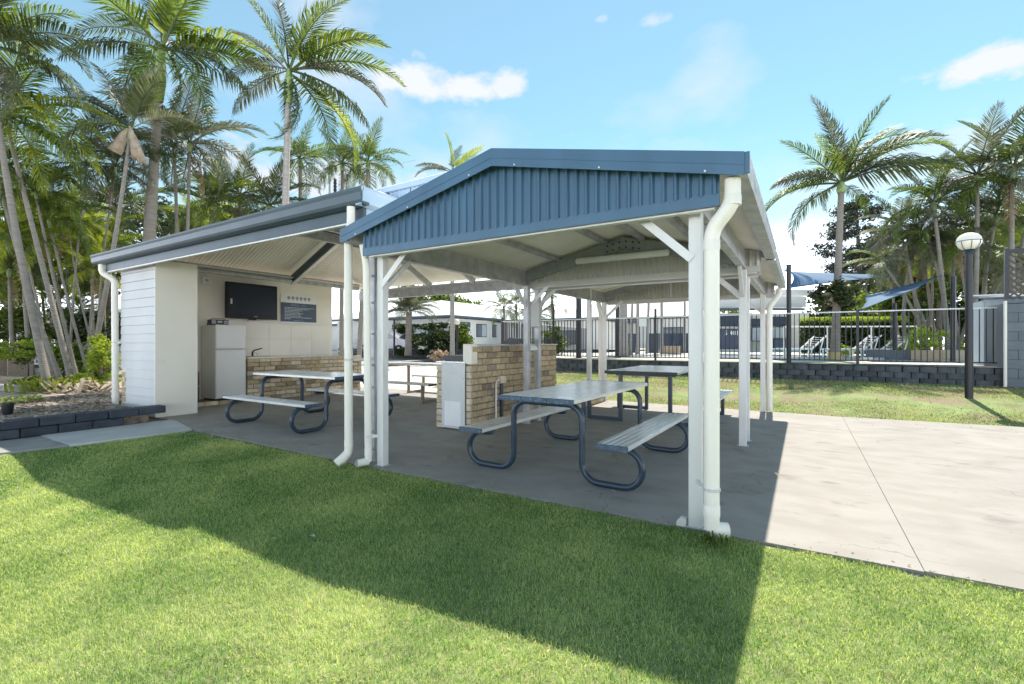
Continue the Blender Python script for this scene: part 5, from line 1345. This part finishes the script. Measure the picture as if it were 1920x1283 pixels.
# trunks seen between rear posts
for k,(u0,u1,d,r,lb) in enumerate([(1170,1168,20,.22,'thick pale palm trunk behind the notice on the pool fence'),(1195,1197,24,.11,'slim grey palm trunk right of the thick pale one'),(1213,1220,25,.09,'slim leaning palm trunk beside the blank notice'),(1241,1240,24,.10,'slim bluish palm trunk right of the fence post'),(1182,1190,21,.07,'thin leaning palm trunk behind the thick pale one'),(1283,1285,26,.09,'slim palm trunk near the right front post')]):
    palm_px(lb,u0,d,.78,u1,470-k*4,r,r*.7,2.2,8,190+k,bark='barkpale',col='g',dcol='n',shaft=.5)
# gates, panels, vehicles etc beyond fence
c = at(1200,643,27)
t = thing('navy_screen','long navy blue pool screen panels beyond the fence','screen',(c.x,c.y,.78))
for (u0,u1,d) in ((1178,1200,27),(1213,1235,26.5),(1236,1262,26.5),(1263,1290,26.3),(1291,1302,26.3)):
    a_, b_ = at(u0,643,d), at(u1,643,d); MB().bar((a_.x,a_.y,1.33),(b_.x,b_.y,1.33),.06,1.1).build('panel', M['navy'], t)
c = at(1395,643,24)
t = thing('kiosk','navy fronted kiosk with white lettering beyond the pool fence','kiosk',(c.x,c.y,.78))
a_, b_ = at(1340,643,25), at(1402,643,25)
MB().bar((a_.x,a_.y,1.55),(b_.x,b_.y,1.55),.5,1.1).build('front', M['navy'], t)
MB().bar((a_.x,a_.y-.01,.98),(b_.x,b_.y-.01,.98),.5,.03).build('shelf', M['plasticw'], t)
lm = inst('lettering', text_mesh('5 401', .34, M['signwhite']), t, at(1372,625,24.72), rot=(math.pi/2,0,A))
# lounger parts
def lounger(label, c, rot):
    t = thing('sun_lounger', label, 'sun lounger', (0,0,0), group='white pool loungers')
    for k in range(9): MB().box(-.3,.3,-.9+k*.13,-.9+k*.13+.09,.33,.355).build('slat', M['plasticw'], t)
    for k in range(6):
        y = .30+k*.10; z=.36+k*.085; MB().bar((-.3,y,z),(.3,y,z),.085,.02).build('slat', M['plasticw'], t)
    for sx in (-.32,.32):
        MB().bar((sx,-.95,.32),(sx,.30,.32),.04,.06).build('side_rail', M['plasticw'], t); MB().bar((sx,.28,.34),(sx,.88,.85),.04,.05).build('side_rail', M['plasticw'], t)
        for y in (-.85,.25): MB().cyl((sx,y,0),(sx,y,.32),.025,n=8).build('leg', M['plasticw'], t)
        MB().bar((sx,.55,.02),(sx,.75,.72),.03,.03).build('strut', M['plasticw'], t)
    t.location=c; t.rotation_euler=(0,0,rot); return t
c = at(1596,672,18.0); lounger('white sun lounger with raised back behind the first slim fence post',(c.x,c.y,.78),A-rad(95))
c = at(1650,672,17.4); lounger('white sun lounger beside the grey planters, back raised',(c.x,c.y,.78),A-rad(95))
c = at(1500,672,19); lounger('flat white pool lounger end near the palm trunk with yellow band',(c.x,c.y,.78),A-rad(85))
# planters
for k,(u,d,w,m,lb) in enumerate([(1665,16.2,1.2,'greyblock','long grey block planter behind the pool fence'),(1735,15.6,.8,'terracotta','tan square planter at the fence below a shrub'),(1780,15.8,.7,'brickpale','pinkish pale planter box right of the tan one'),(1830,16.3,.9,'greyblock','grey block planter behind the lamp post'),(1258,24,.9,'terracotta','tan planter boxes by the navy screen')]):
    c = at(u,643,d); t = thing('planter',lb,'planter',(c.x,c.y,.79))
    h_ = .32 if k!=4 else .4
    mb = MB(); w2=w/2; mb.box(c.x-w2,c.x+w2,c.y-.25,c.y-.2,.79,.79+h_); mb.box(c.x-w2,c.x+w2,c.y+.2,c.y+.25,.79,.79+h_); mb.box(c.x-w2,c.x-w2+.05,c.y-.2,c.y+.2,.79,.79+h_); mb.box(c.x+w2-.05,c.x+w2,c.y-.2,c.y+.2,.79,.79+h_)
    mb.build('tub',M[m],t); MB().box(c.x-w2+.05,c.x+w2-.05,c.y-.2,c.y+.2,.80,.79+h_*.85).build('soil',M['soil'],t)
bpx('shrub','light green airy shrub in the tan planter by the fence',1738,635,15.7,.55,.38,2600,.06,M['bushyellow'],200)
bpx('shrub','bright shrub low behind the lounger backs',1690,652,18,.45,.35,2000,.07,M['bushyellow'],201)
bpx('shrub','yellow green shrub behind the pool, left of slim fence post',1582,660,21,.4,.3,1500,.09,M['bushyellow'],202)
bpx('shrub','yellow green shrub right of the lamp post foot',1822,655,17.5,.5,.5,2000,.09,M['bushyellow'],203)
# dark clipped hedge with light top and pale rail
h0, h1 = at(1500,643,25), at(1700,643,24)
t = thing('hedge','long dark hedge with bright clipped top behind the pool','hedge',((h0.x+h1.x)/2,(h0.y+h1.y)/2,.78))
d_ = (h1-h0); n_=14
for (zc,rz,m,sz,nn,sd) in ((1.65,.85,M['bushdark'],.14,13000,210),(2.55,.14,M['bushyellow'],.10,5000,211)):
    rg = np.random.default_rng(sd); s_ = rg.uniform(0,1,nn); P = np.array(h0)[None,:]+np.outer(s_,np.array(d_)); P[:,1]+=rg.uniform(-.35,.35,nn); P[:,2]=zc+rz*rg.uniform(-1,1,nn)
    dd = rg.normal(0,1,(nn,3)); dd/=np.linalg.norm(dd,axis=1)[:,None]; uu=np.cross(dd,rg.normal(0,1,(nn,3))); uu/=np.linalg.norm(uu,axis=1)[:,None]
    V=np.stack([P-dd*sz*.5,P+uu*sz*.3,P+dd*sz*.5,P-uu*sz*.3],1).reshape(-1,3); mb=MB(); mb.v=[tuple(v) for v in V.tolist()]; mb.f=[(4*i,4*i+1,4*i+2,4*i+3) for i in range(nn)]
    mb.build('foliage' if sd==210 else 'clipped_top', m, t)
t = thing('pipe_rail','long pale horizontal rail in front of the dark hedge','rail',(h0.x,h0.y-.6,.78))
a_, b_ = at(1470,584,22), at(1720,578,21.5); a_.z=b_.z=2.1
MB().tube([a_,b_],.03,8).build('rail',M['galvlight'],t)
for q in (0,.33,.66,1): 
    p = a_.lerp(b_,q); MB().cyl((p.x,p.y,.78),(p.x,p.y,2.1),.03,n=8).build('post',M['galvlight'],t)
# pool coping
t_ = struct(MB().prism([(fx(1330,19),19),(fx(1660,19),19),(fx(1640,22.5),22.5),(fx(1330,22.5),22.5)],'z',.782,.86),'pool_edge',M['concrete_pale'])
struct(MB().prism([(fx(1345,19.3),19.3),(fx(1645,19.3),19.3),(fx(1630,22.2),22.2),(fx(1345,22.2),22.2)],'z',.861,.865),'pool_water',mat('pool_water',(.15,.42,.55),.06))
t = thing('marker_post','thin yellow marker post at the pool edge','post',tuple(at(1517,666,20)))
p = at(1517,643,20); MB().cyl((p.x,p.y,.78),(p.x,p.y,1.35),.03,n=8).build('shaft',M['yellow'],t); MB().cyl((p.x,p.y,1.35),(p.x,p.y,1.5),.03,n=8).build('tip',M['plasticw'],t)
# pool house: white walls, flat fascia, blue underneath
def pxbar(t, name, u0, v0, u1, v1, d, thick, m):
    a_, b_ = at(u0,643,d), at(u1,643,d); za = H-(v0-643)/882*d; zb = H-(v1-643)/882*d
    return MB().bar((a_.x,a_.y,(za+zb)/2),(b_.x,b_.y,(za+zb)/2),thick,abs(za-zb)).build(name, m, t)
c = at(1420,643,30)
t = thing('pool_house','white flat roofed pool house with blue openings beyond the fence','building',(c.x,c.y,.78))
pxbar(t,'wall',1300,588,1515,668,31.0,.3,M['render']); pxbar(t,'fascia',1300,557,1507,577,30,.5,M['render']); pxbar(t,'gutter',1300,578,1507,582,29.5,.3,M['bluegrey'])
pxbar(t,'roof',1290,548,1500,557,32,3.0,M['roofwhite'])
for (u0,u1,v0,v1,m) in ((1352,1398,592,612,'navy'),(1410,1432,598,612,'navy'),(1448,1477,594,611,'navy'),(1410,1436,614,640,'paleblue'),(1448,1480,613,635,'paleblue'),(1450,1480,636,656,'blue')):
    w_ = pxbar(t,'window',u0,v0,u1,v1,30.6,.2,M['darkmetal']); pxbar(w_,'pane',u0+1,v0+1,u1-1,v1-1,30.45,.06,M[m])
c = at(1250,643,45)
house('white gabled building far beyond the fence between the rear posts',(at(1330,643,42).x,at(1330,643,42).y),16,10,.8,3.6,2.6,m='render',wins=[('y',at(1300,643,42).x-3,2,1.5,2.8)])
c = at(1060,643,40)
house('low pale building far behind the left end of the pool fence',(c.x+3,c.y),14,9,.8,3.2,1.4,m='render',wins=[('y',c.x-2,3,1.2,2.4)])

# ------------------------------------------------------------------ right side palms and trees
palm_px('single palm with long arching fronds beside the pool fence', 1565, 14.9, .78, 1577, 362, .15, .10, 3, 2, 220, shaft=.35, col='n',
  fr=[(180,2.9,.05,'arch','n'),(158,2.2,.2,'arch','n'),(100,2.9,0,'up','g'),(93,2.7,.1,'up','d'),(120,1.8,-.2,'up','y'),(58,3.1,.1,'arch','n'),(42,3.4,-.1,'arch','n'),(28,3.6,0,'arch','d'),(20,3.3,-.2,'fan','d'),(140,2.4,-.1,'up','n'),(75,2.6,-.2,'up','n'),(168,2.6,-.2,'fan','g'),(50,2.4,.3,'fan','g'),(-20,1.5,.2,'droop','n'),(200,1.4,-.2,'droop','n'),(70,2.0,.3,'up','y')])
b = at(1568,556,14.9)
t = thing('staghorn_fern','bushy staghorn fern clump growing on the single palm trunk','plant',(b.x,b.y,b.z-.3))
leaf_cloud((b.x,b.y,b.z),(.58,.5,.42),4200,.12,221,28).build('foliage',M['leafdark'],t)
leaf_cloud((b.x,b.y-.05,b.z-.12),(.45,.35,.22),900,.14,222,14).build('dead_foliage',M['dead'],t)
b = at(1565,655,14.9)
t = thing('trunk_guard','yellow band round the foot of the single palm trunk','band',(b.x,b.y,.85)); MB().lathe([(.185,0),(.165,.26),(.172,.26),(.19,0)],(b.x,b.y,.80),16).build('band',mat('yellow_faded',(.42,.36,.16),.7),t)
# hoop pine
def hoop(label, u, vtop, d, zb, rpx, seed):
    b = at(u,643,d); tp = at(u,vtop,d); Hh = tp.z-zb; R_ = rpx/882*d; rr = random.Random(seed)
    t = thing('hoop_pine', label, 'tree', (b.x,b.y,zb))
    tr = MB(); tr.tube([(b.x,b.y,zb),(b.x+.2,b.y,zb+Hh*.5),(b.x,b.y,zb+Hh)],[.35,.22,.05],8)
    rg = np.random.default_rng(seed); Ps = []
    for k in range(46):
        q = .22+.78*k/46; az = rr.uniform(0,6.28); L = R_*(1.05-.15*q)*(.55+.6*rr.random())*(1 if q<.8 else (1-q)/.2*.8+.25); z0 = zb+Hh*q-.3
        ends = []
        for j in range(7):
            s_ = (j+1)/7; p = Vector((b.x+math.cos(az)*L*s_, b.y+math.sin(az)*L*s_, z0 + L*.25*s_*s_ - .12*L*s_)); ends.append(p)
            if s_ > .45: Ps += [(p.x+rr.uniform(-.4,.4),p.y+rr.uniform(-.4,.4),p.z+rr.uniform(-.1,.35),.36)]*1
        tr.tube([(b.x,b.y,z0)]+ends,[.07]+[.05-.005*j for j in range(7)],4)
    tr.build('trunk', M['treebark'], t)
    C = np.array(Ps); n = len(C)*70; k = rg.integers(0,len(C),n); P = C[k,:3]+rg.normal(0,1,(n,3))*C[k,3][:,None]*np.array([1,1,.6])*.85
    dd = rg.normal(0,1,(n,3)); dd/=np.linalg.norm(dd,axis=1)[:,None]; uu=np.cross(dd,rg.normal(0,1,(n,3))); uu/=np.linalg.norm(uu,axis=1)[:,None]; sz=.32
    V=np.stack([P-dd*sz*.5,P+uu*sz*.2,P+dd*sz*.5,P-uu*sz*.2],1).reshape(-1,3); mb=MB(); mb.v=[tuple(v) for v in V.tolist()]; mb.f=[(4*i,4*i+1,4*i+2,4*i+3) for i in range(n)]
    mb.build('crown', M['hoop'], t)
hoop('tall dark hoop pine with clumped branches behind the single palm', 1606, 372, 42, .8, 62, 230)
hoop('lower dark hoop pine just right of the tall one', 1632, 470, 46, .8, 60, 231)
right = [ # ub,d,uc,vc,r,flen,col,label
 (1822,16.5,1832,345,.10,2.7,'g','tall palm with grey backlit fronds above the globe lamp'),
 (1905,16,1898,335,.11,2.6,'n','tall palm at the right edge above the lattice screen'),
 (1780,17,1752,395,.10,2.0,'n','palm left of the globe lamp with drooping left fronds'),
 (1700,18.5,1712,470,.09,1.9,'g','low palm right of the hoop pines'),
 (1850,17.5,1865,420,.10,2.0,'d','dark palm between the lamp and the lattice'),
 (1800,18,1790,440,.09,1.8,'d','dark palm behind the globe lamp'),
 (1730,18.5,1690,440,.08,1.8,'g','palm with dry fronds leaning left towards the pines'),
 (1760,19,1735,500,.08,1.7,'y','small yellow green palm over the lower shade sail'),
 (1895,18,1925,420,.10,2.0,'n','palm crown cut by the right picture edge'),
 (1840,19,1820,500,.07,1.6,'g','small grey palm right behind the lamp post'),
 (1690,20,1670,520,.07,1.6,'g','small palm left of the lower shade sail'),
 (1865,20,1905,480,.07,1.7,'n','small palm behind the lattice screen')]
for k,(ub,d,uc,vc,r0,fl,cc,lb) in enumerate(right):
    palm_px(lb,ub,d,.78,uc,vc,r0,r0*.65,fl,15,240+k,col=cc,dcol='d' if cc!='y' else 'y',shaft=.35,lean=(random.uniform(-.2,.2),0,0),elev=(-30,78))
# bare leaning stems of the right clump
stems = [(1745,1660,500,17.5),(1760,1700,470,18),(1790,1830,480,17),(1835,1880,520,16.8),(1775,1740,450,17.6),(1850,1800,470,17.2),(1730,1745,480,18.4)]
for k,(ub,uc,vc,d) in enumerate(stems):
    palm_px(['leaning palm stem nearest the lower sail','second leaning stem right of the lower sail','stem crossing behind the lamp post towards the right','stem leaning right beside the pale blue shed','stem rising between sail and lamp','stem leaning left behind the lamp post','upright stem behind the tan planter'][k],
        ub,d,.9,uc,vc,.065,.045,1.5,9,270+k,col='g',dcol='n',shaft=.3,lean=(.15*(-1)**k,0,0),elev=(-40,70))
tree_px('green leafy tree mass behind the right palm clump', 1760, 430, 24, .8, 80, 7000, .22, M['bush'], 300)
tree_px('dark leafy tree behind the lattice at the right edge', 1880, 400, 23, .8, 80, 7000, .22, M['bush'], 301)
for k,(u,v,d,r_x,mm,lb) in enumerate([(1665,540,27,70,'bush','broad green tree filling the gap left of the lower sail'),(1730,520,28,75,'bushdark','dark tree behind the leaning palm stems'),(1800,500,27,80,'bush','green tree behind the globe lamp'),(1870,510,25,75,'bushdark','dark shrubby tree behind the pale blue shed'),(1560,575,40,60,'bushdark','distant dark tree below the hoop pines'),(1340,560,60,50,'bush','distant pale green tree over the pool house'),(1240,575,55,40,'bush','distant small tree between rear posts')]):
    tree_px(lb,u,v,d,.8,r_x,6500,.2 if d<40 else .45,M[mm],320+k,clumps=34)
tree_px('olive tree low behind the lower sail', 1700, 500, 26, .8, 50, 4000, .24, M['bush'], 302)
# power pole
b = at(618,643,28)
t = thing('power_pole','power pole top with insulators and wires above the kitchen roof','pole',(b.x,b.y,0))
zt = at(618,312,28).z
MB().cyl((b.x,b.y,0),(b.x,b.y,zt),.08,.06,n=8).build('mast',M['galvdark'],t)
MB().lathe([(.05,0.0),(.09,.1)]+[(.07+.04*(i%2),.1+i*.1) for i in range(1,10)]+[(.05,1.1),(0,1.15)],(b.x+.5,b.y,zt-1.9),10).build('insulator',M['darkmetal'],t)
MB().bar((b.x-.2,b.y,zt),(b.x+.3,b.y+.1,zt),.08,.06).build('crossarm',M['galvdark'],t)
e1 = at(780,300,30); e2 = at(440,410,24)
MB().tube([(b.x,b.y,zt-.3),tuple((Vector((b.x,b.y,zt-.3))+e1)/2-Vector((0,0,.25))),tuple(e1)],.012,4).build('wire',M['galvdark'],t)
MB().tube([(b.x,b.y,zt-.3),tuple((Vector((b.x,b.y,zt-.3))+e2)/2-Vector((0,0,.25))),tuple(e2)],.012,4).build('wire',M['galvdark'],t)
# small details: leaf on the slab, weeds at post foot
for (x,y,r0_,lb) in ((-1.46,4.10,.03,'fallen brown leaf on the slab by the table foot'),(-2.9,2.05,.04,'pale dry leaf lying on the sunny lawn')):
    mb = MB(); mb.add([(x-r0_,y,.004),(x,y-r0_*.4,.012),(x+r0_,y,.006),(x,y+r0_*.4,.014)],[(0,1,2,3)]); single(mb,'fallen_leaf',M['dead'] if r0_<.035 else M['concrete_pale'],lb,'leaf')
mb = MB(); rr = random.Random(8)
for k in range(70):
    cx,cy = -.50+rr.gauss(0,.05),3.36+rr.gauss(0,.03); a=rr.uniform(0,6.28); L=rr.uniform(.03,.08); p0=Vector((cx,cy,0)); p1=p0+Vector((math.cos(a)*L*.5,math.sin(a)*L*.5,L)); s_=Vector((-math.sin(a),math.cos(a),0))*.006
    mb.add([p0,p1-s_,p1+Vector((math.cos(a)*.02,math.sin(a)*.02,0)),p1+s_],[(0,1,2,3)])
single(mb,'weed',M['bush'],'small green weed at the foot of the front right downpipe','weed')
for x,y,lb in ((-.77,3.62,'pale base bracket left of the front right post'),):
    t = thing('base_bracket',lb,'bracket',(x,y,0)); MB().prism([(x-.03,0),(x+.04,0),(x+.04,.06),(x-.0,.065),(x-.028,.03)],'y',y-.02,y+.02).build('plate',M['galvlight'],t)

rg = np.random.default_rng(21)
def bits(name, P, size, m, label, cat):
    n = len(P); a = rg.uniform(0,6.28,n); L = size*rg.uniform(.5,1.3,n); W = L*rg.uniform(.2,.5,n); h = rg.uniform(0,.012,n)
    V = np.stack([P+np.stack([-np.cos(a)*L,-np.sin(a)*L,h*0],1),P+np.stack([-np.sin(a)*W,np.cos(a)*W,h],1),P+np.stack([np.cos(a)*L,np.sin(a)*L,h*.5],1),P+np.stack([np.sin(a)*W,-np.cos(a)*W,h*.3],1)],1).reshape(-1,3)
    mb = MB(); mb.v=[tuple(v) for v in V.tolist()]; mb.f=[(4*i,4*i+1,4*i+2,4*i+3) for i in range(n)]
    o = mb.build(name, m, None); tag(o, label, cat, kind='stuff')
x = np.concatenate([rg.uniform(-7,6,260), rg.uniform(.7,7,90)]); y = np.concatenate([3.60+np.abs(rg.normal(0,.10,260))+np.clip(x[:260]-.6,0,9)*.036, 10.3-np.abs(rg.normal(0,.35,90))])
bits('leaf_litter', np.stack([x,y,np.full(len(x),.004)],1), .013, M['dead'], 'tiny brown leaf litter along the slab edges', 'litter')
x = rg.uniform(-7.5,4,420); y = rg.uniform(-.5,3.4,420)
bits('grass_clippings', np.stack([x,y,zlawn(x,y)+.026],1), .010, M['dead'], 'pale dry clippings caught in the front lawn', 'clippings')
x = rg.uniform(-8,9,900); y = rg.uniform(10.8,14.2,900)
bits('leaf_litter', np.stack([x,y,np.array([zback(b_,a_) for a_,b_ in zip(x,y)])+.03],1), .025, M['dead'], 'brown leaf litter on the patchy back lawn', 'litter')
